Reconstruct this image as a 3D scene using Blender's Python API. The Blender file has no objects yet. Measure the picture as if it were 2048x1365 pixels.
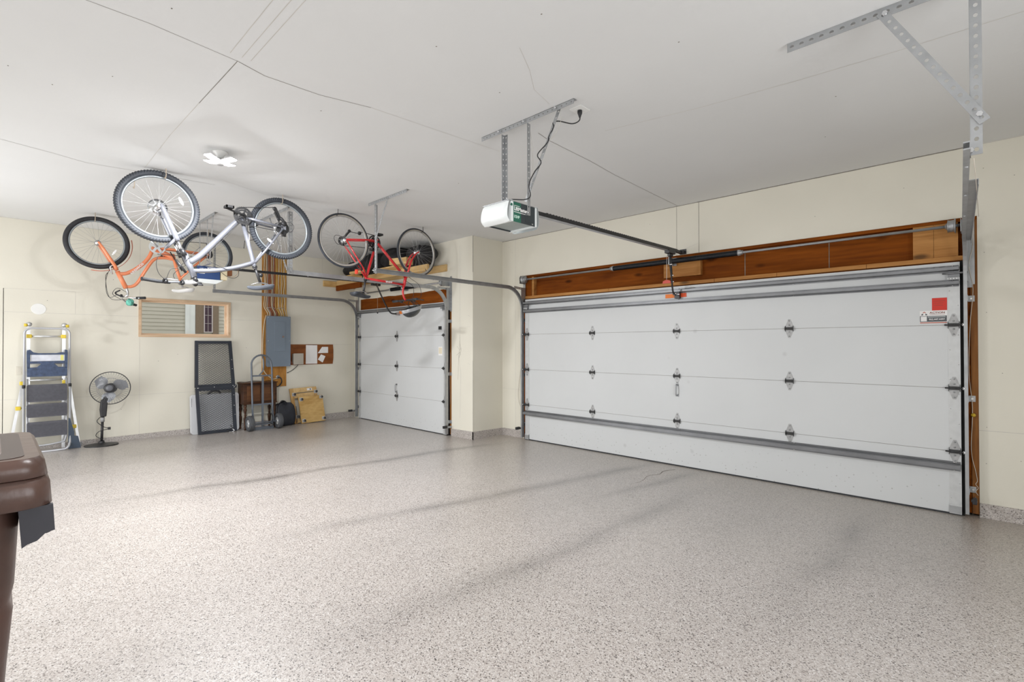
import bpy, math, random
from mathutils import Vector, Matrix
random.seed(7)
scene = bpy.context.scene
COL = scene.collection
PI = math.pi

# ------------------------------------------------------------------ camera
def set_camera():
    yaw, pitch, roll = 0.760741, 0.009301, -0.001244
    F = Vector((-math.sin(yaw)*math.cos(pitch), math.cos(yaw)*math.cos(pitch), math.sin(pitch)))
    R = Vector((math.cos(yaw), math.sin(yaw), 0))
    U = R.cross(F)
    R2 = R*math.cos(roll) + U*math.sin(roll)
    U2 = U*math.cos(roll) - R*math.sin(roll)
    cd = bpy.data.cameras.new('camera')
    cd.sensor_fit = 'HORIZONTAL'; cd.sensor_width = 36.0
    cd.lens = 987.10/2048*36.0
    cd.clip_start = 0.05; cd.clip_end = 200
    co = bpy.data.objects.new('camera', cd)
    m = Matrix((R2, U2, -F)).transposed().to_4x4()
    m.translation = Vector((0, 0, 1.43026))
    co.matrix_world = m
    COL.objects.link(co); scene.camera = co
set_camera()

# ------------------------------------------------------------------ world, lights, exposure
scene.view_settings.view_transform = 'Standard'
scene.view_settings.look = 'None'
scene.view_settings.gamma = 1.0
scene.view_settings.use_curve_mapping = False
scene.view_settings.exposure = 0.06
w = bpy.data.worlds.new('sky'); scene.world = w; w.use_nodes = True
wn = w.node_tree.nodes; wl = w.node_tree.links
bg = wn['Background']; bg.inputs[1].default_value = 1.5
bg.inputs[0].default_value = (0.95, 0.96, 1.0, 1)

# the two lamps in the bays and one unseen fill lamp added behind the camera; each has four area lights turned outwards
LAMPS = [(-4.75, 1.34, 34, .55), (-1.45, 1.15, 5.0, .1), (-1.4, -0.9, 5, .3)]
for i, (lx, ly, aw, rz) in enumerate(LAMPS):
    for k in range(4):
        ad = bpy.data.lights.new('lamp_wing', 'AREA'); ad.shape = 'RECTANGLE'; ad.size = 0.11; ad.size_y = 0.07; ad.energy = aw; ad.color = (0.975, 0.985, 1.0)
        a = rz+k*PI/2; t_ = .26; ao = bpy.data.objects.new('lamp_wing', ad); ao.location = (lx+.10*math.cos(a), ly+.10*math.sin(a), 2.992)
        ao.rotation_euler = Vector((math.cos(a)*math.sin(t_), math.sin(a)*math.sin(t_), -math.cos(t_))).to_track_quat('-Z', 'Y').to_euler(); COL.objects.link(ao)
# fill lights added in made-up openings of the rear and right walls, behind the camera
FILL_LIGHTS = [((-2.2, -1.83, 1.12), (0, 1, 0), 3.2, 1.9, 5), ((-7.0, -1.83, 1.12), (0, 1, 0), 2.4, 1.9, 78), ((1.73, 1.6, 1.12), (-1, 0, 0), 2.6, 1.9, 56)]
for (p, d, w_, h_, e) in FILL_LIGHTS:
    ad = bpy.data.lights.new('fill_light', 'AREA'); ad.shape = 'RECTANGLE'; ad.size = w_; ad.size_y = h_; ad.energy = e; ad.color = (0.96, 0.98, 1.0)
    ao = bpy.data.objects.new('fill_light', ad); ao.location = p; ao.rotation_euler = Vector(d).to_track_quat('-Z', 'Z').to_euler(); COL.objects.link(ao)

# ------------------------------------------------------------------ materials
def N(t, typ, **kw):
    n = t.nodes.new(typ)
    for k, v in kw.items():
        if isinstance(k, str) and hasattr(n, k): setattr(n, k, v)
    return n
_mc = {}
def pm(name, col, rough=0.5, metal=0.0, var=0.05, scale=6.0, bump=0.0, bscale=60.0, emit=None, trans=0.0, coat=0.0, spec=None, stretch=None):
    """principled material whose colour and roughness are broken up by noise"""
    if name in _mc: return _mc[name]
    m = bpy.data.materials.new(name); m.use_nodes = True; t = m.node_tree
    b = t.nodes['Principled BSDF']
    tc = N(t, 'ShaderNodeTexCoord'); mp = N(t, 'ShaderNodeMapping')
    t.links.new(tc.outputs['Object'], mp.inputs[0])
    if stretch: mp.inputs['Scale'].default_value = stretch
    nz = N(t, 'ShaderNodeTexNoise'); nz.inputs['Scale'].default_value = scale; nz.inputs['Detail'].default_value = 5
    t.links.new(mp.outputs[0], nz.inputs['Vector'])
    mr = N(t, 'ShaderNodeMapRange'); mr.inputs[1].default_value = 0.3; mr.inputs[2].default_value = 0.7
    mr.inputs[3].default_value = 1-var; mr.inputs[4].default_value = 1+var
    t.links.new(nz.outputs[0], mr.inputs[0])
    vm = N(t, 'ShaderNodeVectorMath', operation='SCALE'); vm.inputs[0].default_value = col[:3]
    t.links.new(mr.outputs[0], vm.inputs['Scale']); t.links.new(vm.outputs[0], b.inputs['Base Color'])
    b.inputs['Roughness'].default_value = rough; b.inputs['Metallic'].default_value = metal
    if spec is not None: b.inputs['Specular IOR Level'].default_value = spec
    if coat: b.inputs['Coat Weight'].default_value = coat; b.inputs['Coat Roughness'].default_value = 0.1
    if trans: b.inputs['Transmission Weight'].default_value = trans
    if bump:
        n2 = N(t, 'ShaderNodeTexNoise'); n2.inputs['Scale'].default_value = bscale; n2.inputs['Detail'].default_value = 4
        t.links.new(mp.outputs[0], n2.inputs['Vector'])
        bp = N(t, 'ShaderNodeBump'); bp.inputs['Strength'].default_value = bump; bp.inputs['Distance'].default_value = 0.01
        t.links.new(n2.outputs[0], bp.inputs['Height']); t.links.new(bp.outputs[0], b.inputs['Normal'])
    if emit:
        b.inputs['Emission Color'].default_value = (*emit[0], 1); b.inputs['Emission Strength'].default_value = emit[1]
    _mc[name] = m; return m

def wood(name, dark, light, axis='x', scale=9.0, rough=0.55, knots=True, ratio=0.08, spec=0.25):
    if name in _mc: return _mc[name]
    m = bpy.data.materials.new(name); m.use_nodes = True; t = m.node_tree; b = t.nodes['Principled BSDF']
    tc = N(t, 'ShaderNodeTexCoord'); mp = N(t, 'ShaderNodeMapping')
    mp.inputs['Scale'].default_value = {'x': (ratio, 1, 1), 'y': (1, ratio, 1), 'z': (1, 1, ratio)}[axis]
    t.links.new(tc.outputs['Object'], mp.inputs[0])
    nz = N(t, 'ShaderNodeTexNoise'); nz.inputs['Scale'].default_value = scale; nz.inputs['Detail'].default_value = 6; nz.inputs['Distortion'].default_value = 1.6
    t.links.new(mp.outputs[0], nz.inputs['Vector'])
    n2 = N(t, 'ShaderNodeTexNoise'); n2.inputs['Scale'].default_value = scale*9; n2.inputs['Detail'].default_value = 3
    t.links.new(mp.outputs[0], n2.inputs['Vector'])
    ad = N(t, 'ShaderNodeMath', operation='MULTIPLY_ADD'); ad.inputs[1].default_value = 0.35
    t.links.new(n2.outputs[0], ad.inputs[0]); t.links.new(nz.outputs[0], ad.inputs[2])
    cr = N(t, 'ShaderNodeValToRGB'); cr.color_ramp.elements[0].position = 0.45; cr.color_ramp.elements[1].position = 0.85
    cr.color_ramp.elements[0].color = (*dark, 1); cr.color_ramp.elements[1].color = (*light, 1)
    t.links.new(ad.outputs[0], cr.inputs[0])
    out = cr.outputs[0]
    if knots:
        mk = N(t, 'ShaderNodeMapping'); mk.inputs['Scale'].default_value = {'x': (1.6, 4, 4), 'y': (4, 1.6, 4), 'z': (4, 4, 1.6)}[axis]
        t.links.new(tc.outputs['Object'], mk.inputs[0])
        vo = N(t, 'ShaderNodeTexVoronoi'); vo.inputs['Scale'].default_value = 1.0
        t.links.new(mk.outputs[0], vo.inputs['Vector'])
        k = N(t, 'ShaderNodeMapRange'); k.inputs[1].default_value = 0.05; k.inputs[2].default_value = 0.13; k.inputs[3].default_value = 0.35; k.inputs[4].default_value = 1.0
        t.links.new(vo.outputs['Distance'], k.inputs[0])
        sc = N(t, 'ShaderNodeVectorMath', operation='SCALE'); t.links.new(out, sc.inputs[0]); t.links.new(k.outputs[0], sc.inputs['Scale'])
        out = sc.outputs[0]
    t.links.new(out, b.inputs['Base Color']); b.inputs['Roughness'].default_value = rough; b.inputs['Specular IOR Level'].default_value = spec
    _mc[name] = m; return m

def floor_material(name, dark_bands=True, size=205.0):
    m = bpy.data.materials.new(name); m.use_nodes = True; t = m.node_tree; b = t.nodes['Principled BSDF']
    tc = N(t, 'ShaderNodeTexCoord')
    wn_ = N(t, 'ShaderNodeTexNoise'); wn_.inputs['Scale'].default_value = 120; wn_.inputs['Detail'].default_value = 2
    t.links.new(tc.outputs['Object'], wn_.inputs['Vector'])
    wv = N(t, 'ShaderNodeVectorMath', operation='MULTIPLY_ADD'); wv.inputs[1].default_value = (0.009, 0.009, 0.009)
    t.links.new(wn_.outputs['Color'], wv.inputs[0]); t.links.new(tc.outputs['Object'], wv.inputs[2])
    vo = N(t, 'ShaderNodeTexVoronoi'); vo.inputs['Scale'].default_value = size
    t.links.new(wv.outputs[0], vo.inputs['Vector'])
    sep = N(t, 'ShaderNodeSeparateColor'); t.links.new(vo.outputs['Color'], sep.inputs[0])
    cr = N(t, 'ShaderNodeValToRGB'); cr.color_ramp.interpolation = 'CONSTANT'
    els = [(0.0, (0.075, 0.065, 0.06)), (0.06, (0.26, 0.225, 0.205)), (0.18, (0.41, 0.37, 0.345)), (0.45, (0.47, 0.43, 0.40)), (0.76, (0.53, 0.495, 0.47)), (0.93, (0.62, 0.59, 0.57))]
    r = cr.color_ramp
    r.elements[0].position = els[0][0]; r.elements[0].color = (*els[0][1], 1)
    r.elements[1].position = els[1][0]; r.elements[1].color = (*els[1][1], 1)
    for p, c in els[2:]:
        e = r.elements.new(p); e.color = (*c, 1)
    t.links.new(sep.outputs[0], cr.inputs[0])
    out = cr.outputs[0]
    big = N(t, 'ShaderNodeTexNoise'); big.inputs['Scale'].default_value = 0.9; big.inputs['Detail'].default_value = 5
    mpb = N(t, 'ShaderNodeMapping'); mpb.inputs['Scale'].default_value = (1.4, 0.6, 1)
    t.links.new(tc.outputs['Object'], mpb.inputs[0]); t.links.new(mpb.outputs[0], big.inputs['Vector'])
    mr = N(t, 'ShaderNodeMapRange'); mr.inputs[1].default_value = 0.3; mr.inputs[2].default_value = 0.7; mr.inputs[3].default_value = 0.93; mr.inputs[4].default_value = 1.05
    t.links.new(big.outputs[0], mr.inputs[0])
    fac = mr.outputs[0]
    if dark_bands:
        sx = N(t, 'ShaderNodeSeparateXYZ'); t.links.new(tc.outputs['Object'], sx.inputs[0])
        wob = N(t, 'ShaderNodeTexNoise'); wob.inputs['Scale'].default_value = 0.8; t.links.new(tc.outputs['Object'], wob.inputs['Vector'])
        def mth(op, a, bb, c=None):
            q = N(t, 'ShaderNodeMath', operation=op)
            for i_, v in enumerate((a, bb, c)):
                if v is None: continue
                if isinstance(v, (int, float)): q.inputs[i_].default_value = v
                else: t.links.new(v, q.inputs[i_])
            return q.outputs[0]
        wx = mth('MULTIPLY_ADD', wob.outputs[0], 0.35, sx.outputs['X'])
        # soft darker bands running along y: (x0 at y=0, slope, half width, strength, y range)
        for x0, sl, hw, st, ya, yb in ((-5.72, 0.12, 0.17, 0.42, 0.3, 5.4), (-3.95, 0.19, 0.20, 0.38, 1.2, 5.9), (-2.25, 0.06, 0.26, 0.26, 0.8, 5.0), (-0.85, 0.03, 0.28, 0.26, 2.5, 5.4), (-3.2, 0.16, 0.18, 0.3, 3.4, 6.0)):
            d = mth('SUBTRACT', wx, mth('MULTIPLY_ADD', sx.outputs['Y'], sl, x0+0.17))
            g = mth('SUBTRACT', 1.0, mth('MINIMUM', mth('DIVIDE', mth('ABSOLUTE', d, 0.0), hw), 1.0))
            g = mth('MULTIPLY', g, g)
            e1 = mth('MINIMUM', mth('MAXIMUM', mth('MULTIPLY', mth('SUBTRACT', sx.outputs['Y'], ya), 0.7), 0.0), 1.0)
            e2 = mth('MINIMUM', mth('MAXIMUM', mth('MULTIPLY', mth('SUBTRACT', yb, sx.outputs['Y']), 1.2), 0.0), 1.0)
            g = mth('MULTIPLY', mth('MULTIPLY', g, e1), e2)
            pat = N(t, 'ShaderNodeTexNoise'); pat.inputs['Scale'].default_value = 2.2; pat.inputs['Detail'].default_value = 4
            t.links.new(tc.outputs['Object'], pat.inputs['Vector'])
            g = mth('MULTIPLY', g, mth('MULTIPLY', pat.outputs[0], 2*st))
            fac = mth('MULTIPLY', fac, mth('SUBTRACT', 1.0, g))
        # browner dust near the doors
        nd = mth('MINIMUM', mth('MAXIMUM', mth('MULTIPLY', mth('SUBTRACT', sx.outputs['Y'], 4.5), 0.8), 0.0), 1.0)
        mx = N(t, 'ShaderNodeMix', data_type='RGBA', blend_type='MULTIPLY')
        t.links.new(mth('MULTIPLY', nd, 0.8), mx.inputs[0]); t.links.new(out, mx.inputs[6]); mx.inputs[7].default_value = (0.80, 0.76, 0.68, 1)
        out = mx.outputs[2]
    def mulf(f):
        q = N(t, 'ShaderNodeMath', operation='MULTIPLY'); q.inputs[1].default_value = 1.04; t.links.new(f, q.inputs[0]); return q.outputs[0]
    vm = N(t, 'ShaderNodeVectorMath', operation='SCALE'); t.links.new(out, vm.inputs[0]); t.links.new(mulf(fac), vm.inputs['Scale'])
    t.links.new(vm.outputs[0], b.inputs['Base Color'])
    b.inputs['Roughness'].default_value = 0.40; b.inputs['Coat Weight'].default_value = 0.6; b.inputs['Coat Roughness'].default_value = 0.28
    bp = N(t, 'ShaderNodeBump'); bp.inputs['Strength'].default_value = 0.35; bp.inputs['Distance'].default_value = 0.002
    t.links.new(vo.outputs['Distance'], bp.inputs['Height']); t.links.new(bp.outputs[0], b.inputs['Normal'])
    return m

WALL = pm('painted_drywall', (0.73, 0.70, 0.605), 0.7, var=0.025, scale=1.6, bump=0.06, bscale=45)
CEIL = pm('ceiling_drywall', (0.72, 0.725, 0.72), 0.8, var=0.02, scale=1.1, bump=0.08, bscale=30)
def door_dirt(m):
    t = m.node_tree; b = t.nodes['Principled BSDF']; src = b.inputs['Base Color'].links[0].from_socket
    tc = N(t, 'ShaderNodeTexCoord'); sx = N(t, 'ShaderNodeSeparateXYZ'); t.links.new(tc.outputs['Object'], sx.inputs[0])
    def spots(scale, r0, r1, keep, zmax, amt):
        vo = N(t, 'ShaderNodeTexVoronoi'); vo.inputs['Scale'].default_value = scale; t.links.new(tc.outputs['Object'], vo.inputs['Vector'])
        d = N(t, 'ShaderNodeMapRange'); d.inputs[1].default_value = r0; d.inputs[2].default_value = r1; d.inputs[3].default_value = amt; d.inputs[4].default_value = 0
        t.links.new(vo.outputs['Distance'], d.inputs[0])
        sc = N(t, 'ShaderNodeSeparateColor'); t.links.new(vo.outputs['Color'], sc.inputs[0])
        k = N(t, 'ShaderNodeMath', operation='LESS_THAN'); k.inputs[1].default_value = keep; t.links.new(sc.outputs[0], k.inputs[0])
        z = N(t, 'ShaderNodeMapRange'); z.inputs[1].default_value = zmax*.4; z.inputs[2].default_value = zmax; z.inputs[3].default_value = 1; z.inputs[4].default_value = 0
        t.links.new(sx.outputs['Z'], z.inputs[0])
        a = N(t, 'ShaderNodeMath', operation='MULTIPLY'); t.links.new(d.outputs[0], a.inputs[0]); t.links.new(k.outputs[0], a.inputs[1])
        c = N(t, 'ShaderNodeMath', operation='MULTIPLY'); t.links.new(a.outputs[0], c.inputs[0]); t.links.new(z.outputs[0], c.inputs[1])
        return c.outputs[0]
    for args in ((28, .10, .22, .45, .36, .55), (3.2, .03, .10, .35, 9.0, .22)):
        mx = N(t, 'ShaderNodeMix', data_type='RGBA'); t.links.new(spots(*args), mx.inputs[0]); t.links.new(src, mx.inputs[6]); mx.inputs[7].default_value = (.22, .21, .20, 1); src = mx.outputs[2]
    t.links.new(src, b.inputs['Base Color'])
SEAM = pm('dark_seam', (0.22, 0.20, 0.17), 0.9, var=0.3, scale=12)  # dark tone of cracks, joints, specks and backing
SEAMF = pm('seam_taped', (0.60, 0.575, 0.52), 0.85, var=0.1, scale=9)
FLOOR = floor_material('speckled_epoxy_floor')
CURB = floor_material('speckled_epoxy_curb', False, 190)
DOORW = pm('white_door_steel', (0.63, 0.645, 0.65), 0.45, var=0.02, scale=1.5, bump=0.05, bscale=22)
door_dirt(DOORW)
GALV = pm('galvanised_steel', (0.40, 0.41, 0.42), 0.42, 0.6, var=0.10, scale=14)
GALVD = pm('dull_galvanised_track', (0.36, 0.37, 0.38), 0.45, 0.7, var=0.12, scale=9)
STILE = pm('galvanised_stile', (0.60, 0.61, 0.61), 0.5, 0.35, var=0.05, scale=20)
STRUT = pm('grey_strut_steel', (0.22, 0.225, 0.235), 0.4, 0.6, var=0.1, scale=6)
DARKM = pm('dark_metal', (0.05, 0.05, 0.052), 0.4, 0.5, var=0.15, scale=20)
BLACK = pm('black_plastic', (0.018, 0.018, 0.02), 0.45, var=0.2, scale=20)
RUBBER = pm('black_rubber', (0.03, 0.032, 0.036), 0.75, var=0.2, scale=40)
CHROME = pm('chrome', (0.75, 0.76, 0.78), 0.18, 1.0, var=0.04, scale=10)
ALU = pm('brushed_aluminium', (0.72, 0.73, 0.74), 0.35, 0.75, var=0.05, scale=14)
SILVER = pm('silver_paint', (0.27, 0.28, 0.32), 0.3, 0.55, var=0.03, scale=8, coat=0.5)
ORANGE = pm('orange_paint', (0.86, 0.27, 0.12), 0.3, 0.0, var=0.04, scale=8, coat=0.4)
RED = pm('red_paint', (0.55, 0.012, 0.016), 0.28, 0.0, var=0.06, scale=8, coat=0.5)
WHITE = pm('white_plastic', (0.82, 0.82, 0.80), 0.4, var=0.02, scale=8)
PAPER = pm('paper', (0.84, 0.83, 0.82), 0.8, var=0.03, scale=6)
HEADER = wood('header_fir', (0.10, 0.024, 0.003), (0.26, 0.070, 0.007), 'x', 5, 0.75, spec=0.1)
LEDGE = wood('ledge_pine', (0.30, 0.12, 0.026), (0.52, 0.25, 0.075), 'x', 6, 0.6)
JAMB = wood('jamb_fir', (0.13, 0.045, 0.009), (0.32, 0.13, 0.03), 'z', 6, 0.6)
PLY = wood('amber_plywood', (0.30, 0.12, 0.022), (0.55, 0.27, 0.065), 'z', 5, 0.6, ratio=0.25)
PINE = wood('pale_pine', (0.50, 0.31, 0.12), (0.74, 0.53, 0.26), 'x', 5, 0.6)
PINEY = wood('pale_pine_board', (0.52, 0.31, 0.11), (0.76, 0.54, 0.25), 'y', 5, 0.6, False, 0.2)
PINEW = wood('window_pine', (0.78, 0.56, 0.38), (0.88, 0.70, 0.52), 'y', 5, 0.5, False)
WALNUT = wood('dark_walnut', (0.022, 0.010, 0.006), (0.085, 0.036, 0.016), 'y', 7, 0.4, False)

# ------------------------------------------------------------------ mesh builder
def V(*a): return Vector(a)
def frame(d):
    d = Vector(d).normalized()
    u = Vector((0, 0, 1)) if abs(d.z) < 0.9 else Vector((1, 0, 0))
    a = d.cross(u).normalized(); return a, d.cross(a).normalized()
class MB:
    def __init__(s): s.v = []; s.f = []; s.m = []; s.s = []
    def add(s, vs, fs, mat=0, smooth=False):
        o = len(s.v); s.v += [Vector(v) for v in vs]
        for f in fs: s.f.append([i+o for i in f]); s.m.append(mat); s.s.append(smooth)
        return s
    def box(s, x0, x1, y0, y1, z0, z1, mat=0):
        return s.obox(V((x0+x1)/2, (y0+y1)/2, (z0+z1)/2), V(abs(x1-x0)/2, 0, 0), V(0, abs(y1-y0)/2, 0), V(0, 0, abs(z1-z0)/2), mat)
    def obox(s, c, a, b, d, mat=0):
        c, a, b, d = map(Vector, (c, a, b, d))
        if a.cross(b).dot(d) < 0: a = -a
        vs = [c+a*i+b*j+d*k for k in (-1, 1) for j in (-1, 1) for i in (-1, 1)]
        return s.add(vs, [(0, 2, 3, 1), (4, 5, 7, 6), (0, 1, 5, 4), (2, 6, 7, 3), (0, 4, 6, 2), (1, 3, 7, 5)], mat)
    def bar(s, p0, p1, w, h, up=(0, 0, 1), mat=0):
        p0, p1 = Vector(p0), Vector(p1); d = p1-p0; L = d.length; d.normalize()
        a = d.cross(Vector(up)).normalized(); b = a.cross(d)
        return s.obox((p0+p1)/2, a*(w/2), d*(L/2), b*(h/2), mat)
    def tube(s, pts, r, n=10, mat=0, cap=True, closed=False, flat=1.0):
        pts = [Vector(p) for p in pts]; L = len(pts)
        rs = r if isinstance(r, (list, tuple)) else [r]*L
        def tan(i):
            if closed: return (pts[(i+1) % L]-pts[i-1]).normalized()
            return (pts[min(i+1, L-1)]-pts[max(i-1, 0)]).normalized()
        a, b = frame(tan(0)); vs = []
        for i in range(L):
            t = tan(i); a = (a-t*a.dot(t)).normalized(); b = t.cross(a)
            for k in range(n):
                th = 2*PI*k/n; vs.append(pts[i]+a*(rs[i]*math.cos(th))+b*(rs[i]*flat*math.sin(th)))
        fs = []
        for i in range(L if closed else L-1):
            j = (i+1) % L
            for k in range(n): fs.append((i*n+k, i*n+(k+1) % n, j*n+(k+1) % n, j*n+k))
        s.add(vs, fs, mat, True)
        if cap and not closed:
            o = len(s.v)-len(vs)
            s.f.append([o+k for k in range(n)][::-1]); s.m.append(mat); s.s.append(False)
            s.f.append([o+(L-1)*n+k for k in range(n)]); s.m.append(mat); s.s.append(False)
        return s
    def cyl(s, p0, p1, r, r1=None, n=20, mat=0):
        return s.tube([p0, p1], [r, r if r1 is None else r1], n, mat)
    def lathe(s, c, axis, prof, n=24, mat=0, cap=True, smooth=True, a0=0, a1=2*PI):
        """prof: (radius, height along axis)"""
        c = Vector(c); d = Vector(axis).normalized(); a, b = frame(d); vs = []; full = abs(a1-a0-2*PI) < 1e-6
        m = n if full else n+1
        for r, h in prof:
            for k in range(m):
                th = a0+(a1-a0)*k/n; vs.append(c+d*h+a*(r*math.cos(th))+b*(r*math.sin(th)))
        fs = []
        for i in range(len(prof)-1):
            for k in range(n):
                k2 = (k+1) % m; fs.append((i*m+k, i*m+k2, (i+1)*m+k2, (i+1)*m+k))
        s.add(vs, fs, mat, smooth)
        return s
    def torus(s, c, axis, R, r, N_=48, n=8, mat=0, bump=0.0, flat=1.0):
        c = Vector(c); d = Vector(axis).normalized(); a, b = frame(d); vs = []
        for i in range(N_):
            th = 2*PI*i/N_; e = a*math.cos(th)+b*math.sin(th)
            for k in range(n):
                ph = 2*PI*k/n; rr = r*(1+(bump if (i % 2) and math.cos(ph) > 0.2 else 0))
                vs.append(c+e*(R+rr*math.cos(ph))+d*(rr*flat*math.sin(ph)))
        fs = [(i*n+k, ((i+1) % N_)*n+k, ((i+1) % N_)*n+(k+1) % n, i*n+(k+1) % n) for i in range(N_) for k in range(n)]
        return s.add(vs, fs, mat, bump == 0)
    def prism(s, poly, o, u, v, w, t, mat=0, smooth=False):
        """polygon in (u,v) at o, thickness t along w"""
        o, u, v, w = map(Vector, (o, u, v, w)); n = len(poly)
        A = [o+u*p[0]+v*p[1] for p in poly]; B = [p+w*t for p in A]
        fs = [list(range(n))[::-1], list(range(n, 2*n))]+[(i, (i+1) % n, n+(i+1) % n, n+i) for i in range(n)]
        ar = sum(poly[i][0]*poly[(i+1) % n][1]-poly[(i+1) % n][0]*poly[i][1] for i in range(n))
        if ar*(u.cross(v).dot(w))*t < 0: fs = [list(f)[::-1] for f in fs]
        return s.add(A+B, fs, mat, smooth)
    def perf(s, p0, p1, wd, width, nrm, pitch=0.04, hr=0.006, th=0.002, mat=0, hole_along=1.0):
        """flat strip with a row of real holes"""
        p0, p1, wd, nrm = map(Vector, (p0, p1, wd, nrm)); d = p1-p0; L = d.length; d.normalize(); wd = wd.normalized(); nrm = nrm.normalized()
        k = max(1, round(L/pitch)); st = L/k
        for i in range(k):
            c = p0+d*(st*(i+.5))
            out = [(-1, -1), (0, -1), (1, -1), (1, 0), (1, 1), (0, 1), (-1, 1), (-1, 0)]
            vs = []
            for side in (0, 1):
                for a, b in out: vs.append(c+d*(a*st/2)+wd*(b*width/2)+nrm*(th*side))
                for a, b in out:
                    q = math.hypot(a, b); vs.append(c+d*(a/q*hr*hole_along)+wd*(b/q*hr)+nrm*(th*side))
            fs = []
            for j in range(8):
                j2 = (j+1) % 8
                fs.append((j, j2, 8+j2, 8+j)); fs.append((16+j2, 16+j, 24+j, 24+j2)); fs.append((8+j, 8+j2, 24+j2, 24+j))
                if j in (0, 1, 4, 5): fs.append((j2, j, 16+j, 16+j2))
            s.add(vs, fs, mat)
        return s
    def angle(s, p0, p1, w1, n1, width=0.035, pitch=0.04, hr=0.006, mat=0):
        """perforated L profile: flanges along w1 and n1"""
        w1, n1 = Vector(w1).normalized(), Vector(n1).normalized(); p0, p1 = Vector(p0), Vector(p1)
        s.perf(p0+w1*width/2, p1+w1*width/2, w1, width, n1, pitch, hr, mat=mat)
        s.perf(p0+n1*width/2, p1+n1*width/2, n1, width, w1, pitch, hr, mat=mat); return s
    def sweep_yz(s, x, path, prof, mat=0, smooth=False):
        """profile (along x, along path normal) swept on a (y,z) path"""
        P = [Vector((x, p[0], p[1])) for p in path]; L = len(P); n = len(prof); vs = []
        for i in range(L):
            t = (P[min(i+1, L-1)]-P[max(i-1, 0)]).normalized(); nr = Vector((0, -t.z, t.y))
            for a, b in prof: vs.append(P[i]+Vector((a, 0, 0))+nr*b)
        fs = [(i*n+k, i*n+(k+1) % n, (i+1)*n+(k+1) % n, (i+1)*n+k) for i in range(L-1) for k in range(n)]
        fs += [list(range(n))[::-1], [(L-1)*n+k for k in range(n)]]
        return s.add(vs, fs, mat, smooth)
    def grid(s, fn, nu, nv, mat=0, smooth=True):
        vs = [fn(i/nu, j/nv) for i in range(nu+1) for j in range(nv+1)]
        fs = [(i*(nv+1)+j, (i+1)*(nv+1)+j, (i+1)*(nv+1)+j+1, i*(nv+1)+j+1) for i in range(nu) for j in range(nv)]
        return s.add(vs, fs, mat, smooth)
    def mesh(s, name, mats, off=V(0, 0, 0)):
        me = bpy.data.meshes.new(name); me.from_pydata([v-off for v in s.v], [], s.f)
        for m in (mats if isinstance(mats, (list, tuple)) else [mats]): me.materials.append(m)
        me.polygons.foreach_set('material_index', s.m); me.polygons.foreach_set('use_smooth', s.s)
        me.validate(); me.update(); return me
def link(name, me, parent=None, loc=None):
    o = bpy.data.objects.new(name, me); COL.objects.link(o)
    if parent: o.parent = parent
    if loc is not None: o.location = loc
    return o
def bevel(o, w_, seg=2):
    m = o.modifiers.new('bevel', 'BEVEL'); m.width = w_; m.segments = seg; m.limit_method = 'ANGLE'; m.angle_limit = 0.6
    return o
def struct(name, mb, mats, parent=None):
    o = link(name, mb.mesh(name, mats), parent)
    if not parent: o['kind'] = 'structure'
    return o
class Thing:
    def __init__(s, name, label, cat, loc, group=None):
        s.loc = Vector(loc); s.e = link(name, None, None, s.loc); s.e.empty_display_size = 0.05
        s.e['label'] = label; s.e['category'] = cat
        if group: s.e['group'] = group
    def part(s, name, mb, mats, parent=None, label=None, bv=0, kind=None):
        o = link(name, mb.mesh(name, mats, s.loc), parent or s.e)
        if label: o['label'] = label
        if kind: o['kind'] = kind
        if bv: bevel(o, bv)
        return o
def single(name, mb, mats, label, cat, loc, group=None, bv=0):
    loc = Vector(loc); o = link(name, mb.mesh(name, mats, loc), None, loc)
    o['label'] = label; o['category'] = cat
    if group: o['group'] = group
    if bv: bevel(o, bv)
    return o
def text_mb(mb, txt, org, u, v, size, depth=0.0006, mat=0, align='CENTER', bold=0.0, sx=1.0):
    cu = bpy.data.curves.new('t', 'FONT'); cu.body = txt; cu.size = size; cu.align_x = align; cu.align_y = 'CENTER'
    cu.extrude = depth; cu.offset = bold; cu.resolution_u = 3
    o = bpy.data.objects.new('t', cu); COL.objects.link(o)
    dg = bpy.context.evaluated_depsgraph_get(); dg.update(); me = bpy.data.meshes.new_from_object(o.evaluated_get(dg))
    u, v, org = Vector(u).normalized(), Vector(v).normalized(), Vector(org); n = u.cross(v)
    mb.add([org+u*(p.co.x*sx)+v*p.co.y+n*p.co.z for p in me.vertices], [list(f.vertices) for f in me.polygons], mat)
    bpy.data.objects.remove(o); bpy.data.curves.remove(cu); bpy.data.meshes.remove(me); return mb
def bez(pts, n=8):
    """smooth curve through points (Catmull-Rom)"""
    P = [Vector(p) for p in pts]; P = [P[0]*2-P[1]]+P+[P[-1]*2-P[-2]]; out = []
    for i in range(1, len(P)-2):
        for k in range(n):
            t = k/n; a, b, c, d = P[i-1], P[i], P[i+1], P[i+2]
            out.append(0.5*((2*b)+(c-a)*t+(2*a-5*b+4*c-d)*t*t+(3*b-a-3*c+d)*t**3))
    out.append(P[-2]); return out
def zf(y): return max(0.0, 0.0105*(5.05-y))       # the slab falls towards the doors

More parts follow.
